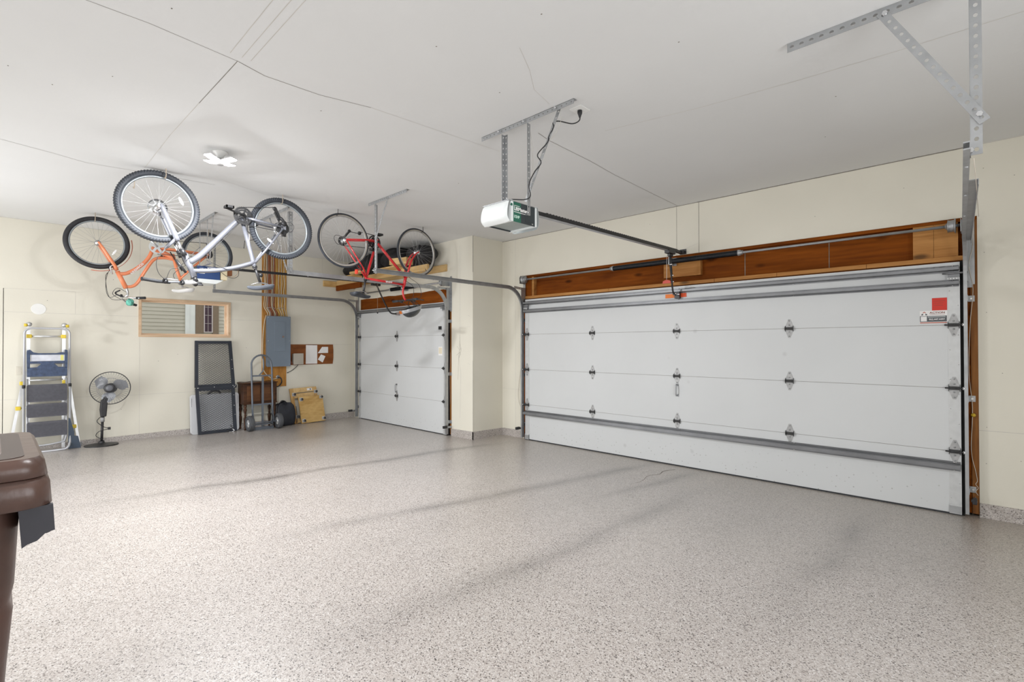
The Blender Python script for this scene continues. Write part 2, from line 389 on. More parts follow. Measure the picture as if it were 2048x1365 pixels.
# ------------------------------------------------------------------ room shell
H = 3.107; XL = -9.17; YB = 5.66; YS = 5.02; XP = -5.60; XR = 1.7; YR = -1.8
fm = MB(); n = 24
fm.grid(lambda a, b: V(XL-0.15+(XR-XL+0.3)*a, YR-0.15+(6.2-YR)*b, zf(YR-0.15+(6.2-YR)*b)), 1, 40, smooth=False)
fm.f = [f for f in fm.f]
crack = bez([(-2.62, 4.50, 0), (-2.60, 4.72, 0), (-2.66, 4.95, 0), (-2.60, 5.1, 0), (-2.63, 5.25, 0), (-2.57, 5.42, 0)], 4)
for i in range(len(crack)-1):
    wd_ = 0.001+0.006*(i/len(crack))
    a, b = crack[i], crack[i+1]
    fm.add([(a.x-wd_, a.y, zf(a.y)+.0012), (a.x+wd_, a.y, zf(a.y)+.0012), (b.x+wd_, b.y, zf(b.y)+.0012), (b.x-wd_, b.y, zf(b.y)+.0012)], [(0, 1, 2, 3)], 1)
struct('floor', fm, [FLOOR, SEAM])

cm = MB().box(XL-0.15, XR+0.15, YR-0.15, 6.0, H, H+0.12)
def seam(mb, pts, w_, nrm, mat=1, off=0.0008):
    """thin crack strip lying on a plane with normal nrm"""
    nrm = Vector(nrm); P = [Vector(p)+nrm*off for p in pts]
    for a, b in zip(P, P[1:]):
        d = (b-a).normalized(); s_ = d.cross(nrm)*(w_/2)
        mb.add([a-s_, a+s_, b+s_, b-s_], [(0, 1, 2, 3)], mat)
D = (0, 0, -1)
seam(cm, [(-5.72, YR, H), (-5.735, .03, H), (-5.82, .33, H), (-5.91, .57, H), (-5.84, 1.0, H), (-5.76, 1.58, H)], 0.004, D)
seam(cm, [(-5.55, 1.6, H), (-5.80, 2.25, H), (-5.98, 2.95, H), (-5.95, 4.5, H)], 0.003, D, 2)
seam(cm, [(-3.10, YR, H), (-3.127, .30, H), (-3.118, .55, H), (-3.14, .78, H), (-3.16, .985, H)], 0.003, D)
seam(cm, [(-3.16, .985, H), (-3.21, 1.15, H), (-3.19, 1.49, H), (-3.10, 1.82, H)], 0.005, D)
seam(cm, [(-3.10, 1.82, H), (-3.07, 2.2, H), (-3.0, 3.0, H)], 0.003, D, 2)
seam(cm, [(-3.16, .98, H), (-3.9, .968, H)], 0.004, D); seam(cm, [(-3.9, .968, H), (-4.65, .957, H), (-5.7, .97, H)], 0.003, D, 2)
for y_, w_ in ((.923, .003), (.985, .003), (1.033, .003)): seam(cm, [(-3.10, y_, H), (-2.4, y_, H), (-1.0, y_+.005, H)], w_, D, 2)
seam(cm, [(-2.52, 2.95, H), (-2.549, 3.13, H), (-2.564, 3.72, H), (-2.60, 4.2, H), (-2.616, 4.83, H), (-2.634, 5.65, H)], 0.0045, D)
seam(cm, [(-1.87, 2.03, H), (-1.98, 2.24, H), (-2.11, 2.43, H), (-2.16, 2.65, H)], 0.002, D, 2)
seam(cm, [(-2.12, 3.28, H), (-1.43, 3.42, H), (-.82, 3.50, H), (-.32, 3.54, H), (1.6, 3.6, H)], 0.004, D, 2)
seam(cm, [(-8.1, 1.6, H), (-7.0, 2.6, H), (-6.9, 4.0, H)], 0.003, D, 2)
for x_, y_ in ((-4.2, .05), (-4.3, .25), (-3.9, .5), (-2.9, .6), (-2.2, 1.7), (-1.6, 1.9), (-1.2, 2.6), (-2.3, 2.3), (-.7, 3.9), (-.4, 2.6), (-3.4, 1.6), (-.9, 4.6), (-3.9, 3.3)):
    cm.box(x_-.004, x_+.004, y_-.003, y_+.003, H-.0012, H, 1)
struct('ceiling', cm, [CEIL, SEAM, SEAMF])

# back wall with the slim window
W0, W1, WZ0, WZ1 = 1.515, 2.735, 1.585, 2.145
wm = MB()
for y0, y1, z0, z1 in ((YR, W0, -.1, H), (W1, YS+.16, -.1, H), (W0, W1, -.1, WZ0), (W0, W1, WZ1, H)):
    wm.box(XL-0.16, XL, y0, y1, z0, z1)
X1 = (1, 0, 0)
for pts in ([(XL, .085, .06), (XL, .085, 2.18)], [(XL, .786, 1.88), (XL, .786, 2.19)], [(XL, 1.515, .1), (XL, 1.515, 1.58)], [(XL, 1.515, 2.15), (XL, 1.515, 3.1)],
            [(XL, .085, 2.185), (XL, .786, 2.19)], [(XL, .085, 1.88), (XL, 1.51, 1.875)], [(XL, -1.8, .78), (XL, 1.515, .70)], [(XL, 1.515, .70), (XL, 3.26, .69)],
            [(XL, 2.74, 1.875), (XL, 3.24, 1.875)], [(XL, 3.71, 1.455), (XL, 4.97, 1.455)], [(XL, 4.95, .1), (XL, 4.95, 2.3)], [(XL, 4.35, 2.75), (XL, 4.35, 3.1)], [(XL, -1.8, H-.004), (XL, 5.02, H-.004)]):
    seam(wm, pts, 0.004, X1, 2)
seam(wm, [(XL, .085, .06), (XL, .085, 2.185)], 0.007, X1, 1)
for y, z in ((.85, 2.6), (2.0, 1.3), (1.75, 1.2), (4.6, .3), (4.4, 2.2), (1.2, 2.4), (2.2, .3), (0.5, 2.05), (1.3, .5), (3.0, 1.4)):
    wm.box(XL, XL+.0008, y-.0035, y+.0035, z-.0035, z+.0035, 1)
struct('wall_left', wm, [WALL, SEAM, SEAMF])

# wall with the single door, pillar return, wall with the double door
wf = MB(); wp = MB()
T = 0.16
DS0, DS1, DSZ = -8.93, -6.105, 2.365      # small rough opening incl. wood
wp.box(XL-.16, DS0, YS, YS+T, -.1, H); wp.box(DS1, XP, YS, YS+T, -.1, H)
# wavy cut lower edge of the drywall above the small header
xs = [DS0+(DS1-DS0)*i/14 for i in range(15)]
zs = [DSZ-.022+.007*math.sin(i*1.7)+.006*math.sin(i*3.1) for i in range(15)]
wp.prism([(xs[i], zs[i]) for i in range(15)]+[(DS1, H), (DS0, H)], (0, YS, 0), (1, 0, 0), (0, 0, 1), (0, 1, 0), 0.014)
wp.box(DS0, DS1, YS+.06, YS+T, 2.36, H)
wr = MB().box(XP-.0, XP-.16, YS+T, YB+T, -.1, H)          # return
DB0, DB1, DBZ = -5.135, -0.022, 2.512
wf.box(XP, DB0, YB, YB+T, -.1, H); wf.box(DB1, XR+.16, YB, YB+T, -.1, H); wf.box(DB0, DB1, YB, YB+T, DBZ, H)
Y1 = (0, -1, 0)
for pts, m_, w_ in (([(-5.31, YB, .1), (-5.31, YB, H)], 2, .004), ([(-2.65, YB, DBZ), (-2.65, YB, H)], 1, .004), ([(-2.378, YB, DBZ), (-2.378, YB, H)], 1, .005),
            ([(-5.6, YB, H-.004), (-2.4, YB, H-.004)], 1, .006), ([(-2.4, YB, H-.004), (-.09, YB, H-.004)], 1, .008), ([(-.09, YB, H-.004), (1.6, YB, H-.004)], 2, .005), ([(DB1, YB, .72), (1.6, YB, .735)], 2, .004),
            ([(-2.62, YB, 2.56), (-2.39, YB, 2.62)], 2, .003), ([(-5.62, YB, .75), (-5.2, YB, .74)], 2, .003), ([(-5.9, YS, .3), (-5.88, YS, 1.0), (-5.93, YS, 1.25), (-5.9, YS, 1.5), (-5.9, YS, 3.0)], 2, .006), ([(-5.95, YS, .9), (-5.93, YS, 1.2), (-5.90, YS, 1.38), (-5.905, YS, 1.6)], 1, .0025), ([(-5.97, YS, 1.42), (-5.90, YS, 1.36), (-5.86, YS, 1.40)], 1, .002),
            ([(-5.93, YS, 1.22), (-5.87, YS, 1.36), (-5.91, YS, 1.5)], 1, .003), ([(-5.98, YS, 1.28), (-5.9, YS, 1.33), (-5.88, YS, 1.28)], 1, .003), ([(XP+.001, YS, .13), (XP+.001, YS, 1.2)], 1, .004),
            ([(-5.72, YS, 1.9), (-5.66, YS, 1.88)], 2, .004), ([(-5.72, YS, 1.16), (-5.66, YS, 1.14)], 2, .004), ([(-6.1, YS, 1.72), (-5.65, YS, 1.72)], 2, .003)):
    seam(wf if pts[0][1] == YB else wp, pts, w_, Y1, m_)
seam(wr, [(XP, YS+.002, H), (XP, YS+.002, 2.55)], .008, X1, 1)
for x, z in ((.02, 2.9), (.02, 2.2), (.03, 1.7), (.025, .75), (.02, .45), (.2, 2.8), (.25, 1.95), (.12, 1.2), (-1.2, 2.72), (-3.0, 2.95), (-.5, 2.85), (-5.45, 3.0), (-5.38, 2.9), (.3, .6), (.22, .5)):
    wf.box(x-.003, x+.003, YB-.0008, YB, z-.0022, z+.0022, 1)
struct('wall_front', wf, [WALL, SEAM, SEAMF]); struct('wall_pillar', wp, [WALL, SEAM, SEAMF]); struct('wall_return', wr, [WALL, SEAM])
m = MB()
for a_, b_, c_, d_ in ((YR-.15, .3, -.1, H), (2.9, 6, -.1, H), (.3, 2.9, 2.45, H), (.3, 2.9, -.1, .15)): m.box(XR, XR+.15, a_, b_, c_, d_)  # opening added to hold the unseen fill light
struct('wall_right', m, WALL)
m = MB()
for a_, b_, c_, d_ in ((XL-.16, -8.2, -.1, H), (-5.8, -3.8, -.1, H), (-.6, XR+.15, -.1, H), (-8.2, -5.8, 2.45, H), (-3.8, -.6, 2.45, H), (-8.2, -5.8, -.1, .15), (-3.8, -.6, -.1, .15)): m.box(a_, b_, YR-.15, YR, c_, d_)  # both openings added to hold the unseen rear fill lights
struct('wall_rear', m, WALL)

# concrete curbs coated like the floor
def curb(name, p0, p1, z0, z1, thick, inward):
    mb = MB(); p0, p1 = Vector(p0), Vector(p1); i_ = Vector(inward)*thick
    vs = [(p0.x, p0.y, -.05), (p1.x, p1.y, -.05), (p1.x+i_.x, p1.y+i_.y, -.05), (p0.x+i_.x, p0.y+i_.y, -.05),
          (p0.x, p0.y, z0), (p1.x, p1.y, z1), (p1.x+i_.x, p1.y+i_.y, z1-.004), (p0.x+i_.x, p0.y+i_.y, z0-.004)]
    mb.add(vs, [(0, 1, 2, 3), (4, 5, 6, 7), (0, 1, 5, 4), (1, 2, 6, 5), (2, 3, 7, 6), (3, 0, 4, 7)])
    mb.f.append([]) if False else None
    o = struct(name, mb, CURB); return o
curb('baseboard_left', (XL, -1.8, 0), (XL, YS, 0), .10, .122, .012, (1, 0, 0))
curb('baseboard_front', (-5.10-.055, YB, 0), (XP, YB, 0), .118, .112, .012, (0, -1, 0))
curb('baseboard_return', (XP, YB, 0), (XP, YS-.012, 0), .112, .125, .012, (1, 0, 0))
curb('baseboard_pillar', (XP+.012, YS, 0), (-6.105, YS, 0), .125, .115, .012, (0, -1, 0))
curb('baseboard_right', (XR, YB, 0), (DB1, YB, 0), .115, .118, .012, (0, -1, 0))

# ------------------------------------------------------------------ exposed framing around the doors
t1 = MB()
t1.box(DB0, DB1, YB+.085, YB+.12, 2.14, DBZ)                      # recessed header face
t1.box(DB0, DB1, YB+.012, YB+.12, DBZ-.030, DBZ, 0)               # top plate
t1.box(-4.985, -4.945, YB+.02, YB+.1, 2.19, 2.485, 1); t1.box(-5.13, -4.99, YB+.015, YB+.1, 2.19, 2.485, 0)
t1.box(-.44, -.30, YB+.012, YB+.1, 2.19, 2.485, 1); t1.box(-.298, -.14, YB+.012, YB+.1, 2.19, 2.485, 1)
t1.box(-1.90, -1.893, YB+.083, YB+.088, 2.19, 2.48, 2); t1.box(-1.1, -1.094, YB+.083, YB+.088, 2.19, 2.48, 2)
o = struct('trim_1', t1, [HEADER, LEDGE, SEAM]); o['label'] = 'reddish brown timber header over the double door'
t2 = MB()
segs = [-5.12, -3.6, -2.2, -1.55, -.78, -.10]
for a, b in zip(segs, segs[1:]): t2.box(a+.001, b-.001, YB-.012, YB+.1, 2.150, 2.190, 0)
t2.box(-2.834, -2.373, YB+.03, YB+.085, 2.258, 2.45, 0)
bevel(struct('trim_2', t2, LEDGE), .002)
t3 = MB()
t3.box(DB0, DB1, YB+.02, YB+.12, 2.10, 2.150)
t3.box(-.066, DB1+.004, YB+.002, YB+.12, 0.02, DBZ-.03, 1); t3.box(-.108, -.068, YB+.012, YB+.12, 0.02, 2.15, 0)
t3.box(-5.134, -5.07, YB+.006, YB+.12, 0.02, 2.19, 0)
struct('trim_3', t3, [HEADER, JAMB])
t4 = MB()
t4.box(DS0, DS1, YS+.016, YS+.06, 2.12, 2.372); t4.box(-6.150, DS1+.004, YS+.004, YS+.12, .02, 2.36, 1); t4.box(DS0+.001, -8.90, YS+.004, YS+.12, .02, 2.36, 1)
struct('trim_4', t4, [HEADER, JAMB])
struct('leak_backing', MB().box(DB0-.03, DB1+.03, YB+.1205, YB+.15, -.1, DBZ+.03).box(DS0-.03, DS1+.03, YS+.1205, YS+.15, -.1, 2.40).box(-.0665, -.0655, YB+.014, YB+.12, 0, 2.4), SEAM)  # unseen dark sheets added behind the doors to block leaking sky light

# ------------------------------------------------------------------ sectional doors
BLK = pm('door_gap_black', (0.01, 0.01, 0.01), 0.9)
HLEAF = pm('hinge_leaf', (.40, .40, .40), .45, .4, var=.15, scale=30); HBAR = pm('hinge_barrel', (.06, .06, .06), .45, .5)
def hinge_mb(x, z, y, w_=.036, h=.095, end=False):
    mb = MB()
    hexa = [(-w_*.35, .012), (-w_*.95, .028), (-w_*.62, .06), (-.010, h), (.010, h), (w_*.62, .06), (w_*.95, .028), (w_*.35, .012)]
    mb.prism(hexa, (x, y, z), (1, 0, 0), (0, 0, 1), (0, -1, 0), .003, 0)
    mb.prism([(a, -b) for a, b in hexa], (x, y, z), (1, 0, 0), (0, 0, 1), (0, -1, 0), .003, 0)
    mb.cyl((x-w_*1.05, y-.018, z), (x+w_*1.05, y-.018, z), .008, n=10, mat=1)
    mb.box(x-w_*.9, x+w_*.9, y-.022, y, z-.014, z+.014, 1)
    for sx in (-1, 1): mb.prism([(0, -.03), (.028, -.012), (.028, .012), (0, .03)], (x+sx*w_*1.0-.0015, y, z), (0, -1, 0), (0, 0, 1), (1, 0, 0), .003, 1)
    for dz in (.035, .078, -.035, -.078): mb.lathe((x, y-.003, z+dz), (0, -1, 0), [(0.0065, 0), (.0065, .005), (0, .006)], 8, 2)
    return mb
def sectional(name, x0, x1, y, hx, sec=0.5334, nsec=4):
    m = MB(); 
    for k in range(nsec):
        m.box(x0, x1, y, y+.045, k*sec+(.012 if k == 0 else .0016), (k+1)*sec-.0016)
    d = struct(name, m, [DOORW])
    struct('door_core', MB().box(x0+.01, x1-.01, y+.004, y+.035, .03, nsec*sec-.01), SEAM, d)
    struct('bottom_seal', MB().box(x0, x1, y-.004, y+.045, -.004, .014), RUBBER, d)
    for xx, s_ in ((x0, 1), (x1, -1)):
        st = MB().box(min(xx, xx+s_*.078), max(xx, xx+s_*.078), y-.004, y, .02, nsec*sec-.02)
        for k in range(nsec*4):
            st.lathe((xx+s_*(.012 if k % 2 else .066), y-.004, .14+k*.125), (0, -1, 0), [(.004, 0), (.004, .003), (0, .004)], 6)
        st.box(min(xx, xx+s_*.078), max(xx, xx+s_*.078), y-.012, y-.003, .01, .09)
        struct('end_stile', st, STILE, d)
    for k in range(1, nsec):
        for x in hx: struct('hinge', hinge_mb(x, k*sec, y), [HLEAF, HBAR, GALV], d)
        for xx, s_ in ((x0, 1), (x1, -1)):
            h = hinge_mb(xx+s_*.041, k*sec, y-.004, .036, .095); struct('hinge', h, [HLEAF, HBAR, GALV], d)
            r = MB().cyl((xx+s_*.10, y-.028, k*sec), (xx-s_*.045, y-.028, k*sec), .0065, n=10)
            r.cyl((xx-s_*.012, y-.028, k*sec), (xx-s_*.045, y-.028, k*sec), .0135, n=14, mat=1)
            struct('roller', r, [DARKM, CHROME], d)
    return d
big = sectional('door_1', -5.05, -.130, 5.60, (-3.823, -2.624, -1.422))
small = sectional('door_2', -8.925, -6.185, 4.99, (-7.596,))
struct('backing_seal', MB().box(-.129, -.112, 5.612, 5.65, 0, 2.14).box(-5.07, -5.051, 5.612, 5.65, 0, 2.14), BLK, big)
struct('backing_seal', MB().box(-6.184, -6.152, 5.0, 5.03, 0, 2.12).box(-8.93, -8.926, 5.0, 5.03, 0, 2.12), BLK, small)
def strut_mb(x0, x1, y, zt, zb, dep=.05):
    h = zt-zb; mb = MB()
    prof = [(0, 0), (0, h*.22), (-.012, h*.22), (-dep, h*.30), (-dep, h*.70), (-.012, h*.78), (0, h*.78), (0, h)]
    prof2 = [(a-.002, b) for a, b in prof]
    poly = [(a, b+zb) for a, b in prof]+[(a-.003, b+zb) for a, b in reversed(prof)]
    mb.prism(poly, (x0, y, 0), (0, 1, 0), (0, 0, 1), (1, 0, 0), x1-x0)
    mb.box(x0, x1, y-.003, y, zb, zt)
    k = int((x1-x0)/1.0)
    for i in range(k+1):
        x = x0+.04+i*(x1-x0-.08)/max(1, k)
        for z in (zb+.008, zt-.008): mb.lathe((x, y-.004, z), (0, -1, 0), [(.006, 0), (.006, .005), (0, .006)], 6, 1)
    return mb
for zt, zb in ((2.105, 2.045), (1.985, 1.925)): struct('strut', strut_mb(-5.05, -.135, 5.598, zt, zb), [STRUT, CHROME], big)
struct('strut', strut_mb(-5.05, -.135, 5.598, .447, .368, .06), [STRUT, CHROME], big)
struct('strut', strut_mb(-8.925, -6.19, 4.988, 2.118, 2.055), [STRUT, CHROME], small)
# top roller brackets
for d, xx, s_, y in ((big, -5.05, 1, 5.598), (big, -.13, -1, 5.598), (small, -8.925, 1, 4.988), (small, -6.185, -1, 4.988)):
    tb = MB().box(min(xx, xx+s_*.075), max(xx, xx+s_*.075), y-.035, y-.001, 1.985, 2.05, 0)
    tb.cyl((xx+s_*.11, y-.042, 2.035), (xx-s_*.05, y-.042, 2.035), .008, n=10, mat=0)
    tb.perf((min(xx, xx+s_*.075), y-.037, 1.990), (max(xx, xx+s_*.075), y-.037, 1.990), (0, 0, 1), .016, (0, -1, 0), .02, .005, mat=1)
    struct('top_bracket', tb, [STRUT, STILE], d)
# lift handles
for d, x, y, z0, z1 in ((big, -2.623, 5.60, .835, .965), (small, -7.605, 4.99, .60, .74)):
    hm = MB().box(x-.018, x+.018, y-.004, y, z1-.018, z1+.012, 0).box(x-.018, x+.018, y-.004, y, z0-.012, z0+.018, 0)
    hm.tube(bez([(x, y, z1), (x, y-.03, z1-.008), (x, y-.035, (z0+z1)/2), (x, y-.03, z0+.008), (x, y, z0)], 5), .008, 8, 0)
    struct('lift_handle', hm, [GALVD], d)
# stickers on the double door (orange warning label in two halves beside the arm bracket)
ORG = pm('orange_label', (0.90, 0.22, 0.02), 0.5, var=0.03); ORG2 = pm('orange_red_label', (0.85, 0.10, 0.02), 0.5, var=0.03)
sg = MB().box(-2.765, -2.68, 5.5935, 5.5995, 1.998, 2.045, 0).box(-2.60, -2.505, 5.5935, 5.5995, 2.000, 2.047, 1).box(-2.68, -2.60, 5.5935, 5.5995, 2.0, 2.045, 0)
struct('warning_label', sg, [ORG, ORG2], big)
sg = MB().box(-7.52, -7.40, 4.982, 4.9895, 1.995, 2.045, 0); struct('warning_label', sg, [ORG], small)
struct('notice_plate', MB().box(-6.395, -6.29, 4.984, 4.9895, 1.272, 1.412, 0).box(-6.385, -6.30, 4.983, 4.985, 1.30, 1.40, 1), [PAPER, pm('cream_label', (.75, .68, .52), .6)], small)
struct('lock_block', MB().box(-6.372, -6.318, 4.965, 4.9895, 1.69, 1.745).cyl((-6.345, 4.965, 1.717), (-6.345, 4.955, 1.717), .015, n=14), [BLACK], small)
# bottom corner brackets
for xx in (-5.05, -.21): struct('corner_bracket', MB().box(xx, xx+.078, 5.585, 5.599, .015, .075), [GALV], big)

# ACTION service sticker and red tag, flat on the door face
REDL = pm('red_label', (0.62, 0.025, 0.01), 0.5, var=0.06); DGREY = pm('dark_grey_print', (0.09, 0.10, 0.11), 0.6); BRN = pm('brown_print', (0.24, 0.06, 0.04), 0.6); RUST = pm('rust_print', (0.45, 0.10, 0.06), 0.6)
yb = 5.5995
single('red_label', MB().box(-.310, -.212, yb-.001, yb, 1.729, 1.836).box(-.298, -.225, yb-.0014, yb-.001, 1.808, 1.811, 1).box(-.298, -.235, yb-.0014, yb-.001, 1.790, 1.793, 1).box(-.298, -.24, yb-.0014, yb-.001, 1.772, 1.775, 1),
       [REDL, BRN], 'plain red square label near the top right corner of the double door', 'label', (-.26, yb, 1.729))
st = Thing('service_sticker', 'white and grey service sticker with a phone number, below the red label', 'sticker', (-.30, yb, 1.62))
st.part('sticker_sheet', MB().box(-.392, -.210, yb-.001, yb, 1.618, 1.728), PAPER)
g = MB().box(-.391, -.214, yb-.0016, yb-.001, 1.632, 1.683, 0).box(-.391, -.214, yb-.0016, yb-.001, 1.620, 1.628, 1).box(-.386, -.345, yb-.002, yb-.0016, 1.637, 1.679, 2)
for dz in (1.678, 1.671): g.box(-.338, -.222, yb-.002, yb-.0016, dz-.0016, dz+.0012, 3)
st.part('printed_band', g, [DGREY, RUST, PAPER, STILE])
g = MB()
o_ = (-.362, yb-.001, 1.688)
g.prism([(-.013, .020), (0, .034), (.013, .020), (.006, .020), (0, .026), (-.006, .020)], o_, (1, 0, 0), (0, 0, 1), (0, -1, 0), .0006, 0)
g.prism([(-.022, .002), (-.015, .014), (-.007, .014), (-.008, .002)], o_, (1, 0, 0), (0, 0, 1), (0, -1, 0), .0006, 1)
g.prism([(.022, .002), (.015, .014), (.007, .014), (.008, .002)], o_, (1, 0, 0), (0, 0, 1), (0, -1, 0), .0006, 1)
st.part('logo', g, [RUST, DGREY])
g = MB(); text_mb(g, 'ACTION', (-.276, yb-.002, 1.709), (1, 0, 0), (0, 0, 1), .0235, .0003, 0, bold=.0004, sx=1.12); g.box(-.325, -.228, yb-.0016, yb-.001, 1.693, 1.6955, 0)
st.part('lettering', g, [BRN])
g = MB(); text_mb(g, '952.447.4497', (-.279, yb-.0026, 1.652), (1, 0, 0), (0, 0, 1), .0195, .0003, 0, bold=.0004, sx=.98)
st.part('phone_number', g, [PAPER])

# ------------------------------------------------------------------ door tracks
def arc_path(y, zv0, zh, r, y_end, n=12):
    P = [(y, zv0), (y, zh-r)]
    for i in range(1, n+1):
        a = PI/2*i/n; P.append((y-r+r*math.cos(a), zh-r+r*math.sin(a)))
    P.append((y_end, zh+.004)); return P
def track(label, x, s_, y, zh, r, y_end, wy, galv=GALVD, hw=.026, splay=0.0, group=None):
    """s_: direction towards the door panel; C profile opening towards the door"""
    th = Thing('door_track', label, 'door track', (x, y, 0), group)
    prof = [(s_*.012, -hw), (s_*.012, .006-hw), (-s_*.009, .006-hw), (-s_*.009, hw-.006), (s_*.012, hw-.006), (s_*.012, hw), (-s_*.012, hw), (-s_*.012, -hw)]
    P = arc_path(y, .03, zh, r, y_end)
    m = MB().sweep_yz(x, P[:2], prof); th.part('vertical_track', m, galv)
    m = MB().sweep_yz(x, P[1:], prof)
    for i in range(3): m.lathe((x-s_*.0, y_end+.25+i*.6, zh-.024), (0, 0, -1), [(.008, 0), (.008, .004), (0, .006)], 8)
    for v in m.v: v.x += splay*max(0.0, y-.3-v.y)
    th.part('horizontal_track', m, galv)
    for z in (.22, .98, 1.82):
        m = MB().box(x-s_*.012, x-s_*.015, y-.02, wy, z-.025, z+.025)
        xe = x-s_*.055
        m.box(min(x-s_*.012, xe), max(x-s_*.012, xe), wy-.004, wy-.001, z-.025, z+.025)
        m.cyl((x-s_*.035, wy-.004, z), (x-s_*.035, wy-.012, z), .008, n=8, mat=1)
        th.part('track_bracket', m, [GALV, CHROME])
    # flag bracket and wall angle at the top of the opening
    m = MB().box(x-s_*.0125, x-s_*.0155, y-.012, wy, zh-.34, zh+.02)
    m.perf((x-s_*.035, wy-.003, zh-.36), (x-s_*.035, wy-.003, zh+.20), (1, 0, 0), .045, (0, -1, 0), .05, .006, mat=0)
    th.part('flag_bracket', m, GALV)
    m = MB().perf((x-s_*.0, y-r*.55, zh+.01), (x-s_*.0, wy-.03, zh-.005), (0, 0, 1), .035, (1, 0, 0), .04, .006)
    th.part('top_brace', m, GALV)
    return th
tr = track('left vertical and curved track of the double door, beside the pillar recess', -5.085, 1, 5.572, 2.30, .33, 3.03, YB)
m = MB().angle((-5.085-.015, 3.045, 2.27), (-5.085-.015, 3.045, H-.034), (1, 0, 0), (0, 1, 0), .036, .042, .006); tr.part('hanger', m, GALV)
m = MB().angle((-5.22, 3.035, H-.0005), (-4.44, 3.035, H-.0005), (0, 1, 0), (0, 0, -1), .034, .042, .006); tr.part('ceiling_rail', m, GALV)
m = MB().perf((-5.07, 3.038, 2.66), (-4.80, 3.030, H-.03), (1, 0, -.64), .026, (0, -1, 0), .04, .006); tr.part('diagonal_brace', m, GALV)
m = MB().cyl((-5.07, 3.045, 2.30), (-5.07, 3.00, 2.30), .008, n=8); tr.part('bolt', m, CHROME)
tr = track('right curved galvanised track of the double door beside the bare timber jamb', -.096, -1, 5.572, 2.30, .33, 2.93, YB, GALV, .018, .0235)
m = MB().perf((-.010, 3.035, 2.285), (-.010, 3.035, H-.03), (1, 0, 0), .040, (0, -1, 0), .046, .0085, hole_along=1.15).perf((-.030, 3.055, 2.285), (-.030, 3.055, H-.03), (0, 1, 0), .04, (-1, 0, 0), .046, .0085); tr.part('hanger', m, GALV)
m = MB().perf((-.772, 3.035, H-.026), (.40, 3.035, H-.026), (0, 0, 1), .050, (0, -1, 0), .046, .0085, hole_along=1.3).box(-.772, .40, 3.035, 3.085, H-.003, H-.0005); tr.part('ceiling_rail', m, GALV)
m = MB().perf((-.352, 3.030, H-.022), (.018, 3.030, 2.425), (1, 0, .55), .042, (0, -1, 0), .046, .0085).box(-.0, .001, 3.03, 3.031, 2.5, 2.51); tr.part('diagonal_brace', m, GALV)
for bx, bz in ((-.335, H-.04), (.0, 2.46), (-.03, 2.305)): tr.part('bolt', MB().cyl((bx, 3.035, bz), (bx, 3.012, bz), .012, n=6), CHROME)
m = MB().prism([(-.046, 3.50), (-.006, 3.50), (-.058, 5.50), (-.088, 5.50)], (0, 0, 2.288), (1, 0, 0), (0, 1, 0), (0, 0, 1), .003).bar((-.006, 3.5, 2.275), (-.058, 5.5, 2.275), .003, .03); tr.part('track_angle', m, GALV)
m = MB().box(-.096, -.056, YB-.006, YB-.001, 1.915, 2.33)
for z in (1.97, 2.1, 2.22): m.cyl((-.076, YB-.006, z), (-.076, YB-.014, z), .009, n=6)
tr.part('jamb_angle', m, GALV)
tr = track('left track of the single door, in the corner by the back wall', -8.965, 1, 4.955, 2.315, .33, 2.43, YS)
m = MB().angle((-8.98, 2.44, 2.29), (-8.98, 2.44, H-.002), (1, 0, 0), (0, 1, 0), .034, .042, .006); tr.part('hanger', m, GALV)
tr = track('right track of the single door, beside the pillar', -6.150, -1, 4.955, 2.335, .33, 2.48, YS, GALV)
m = MB().angle((-6.118, 2.48, 2.31), (-6.118, 2.48, H-.03), (-1, 0, 0), (0, 1, 0), .045, .042, .007); tr.part('hanger', m, GALV)
m = MB().angle((-7.02, 2.43, H-.0005), (-6.03, 2.43, H-.0005), (0, 1, 0), (0, 0, -1), .034, .042, .006); tr.part('ceiling_rail', m, GALV)
m = MB().perf((-6.15, 2.47, 2.36), (-6.65, 2.45, H-.02), (1, 0, .68), .030, (0, -1, 0), .04, .006); tr.part('diagonal_brace', m, GALVD)

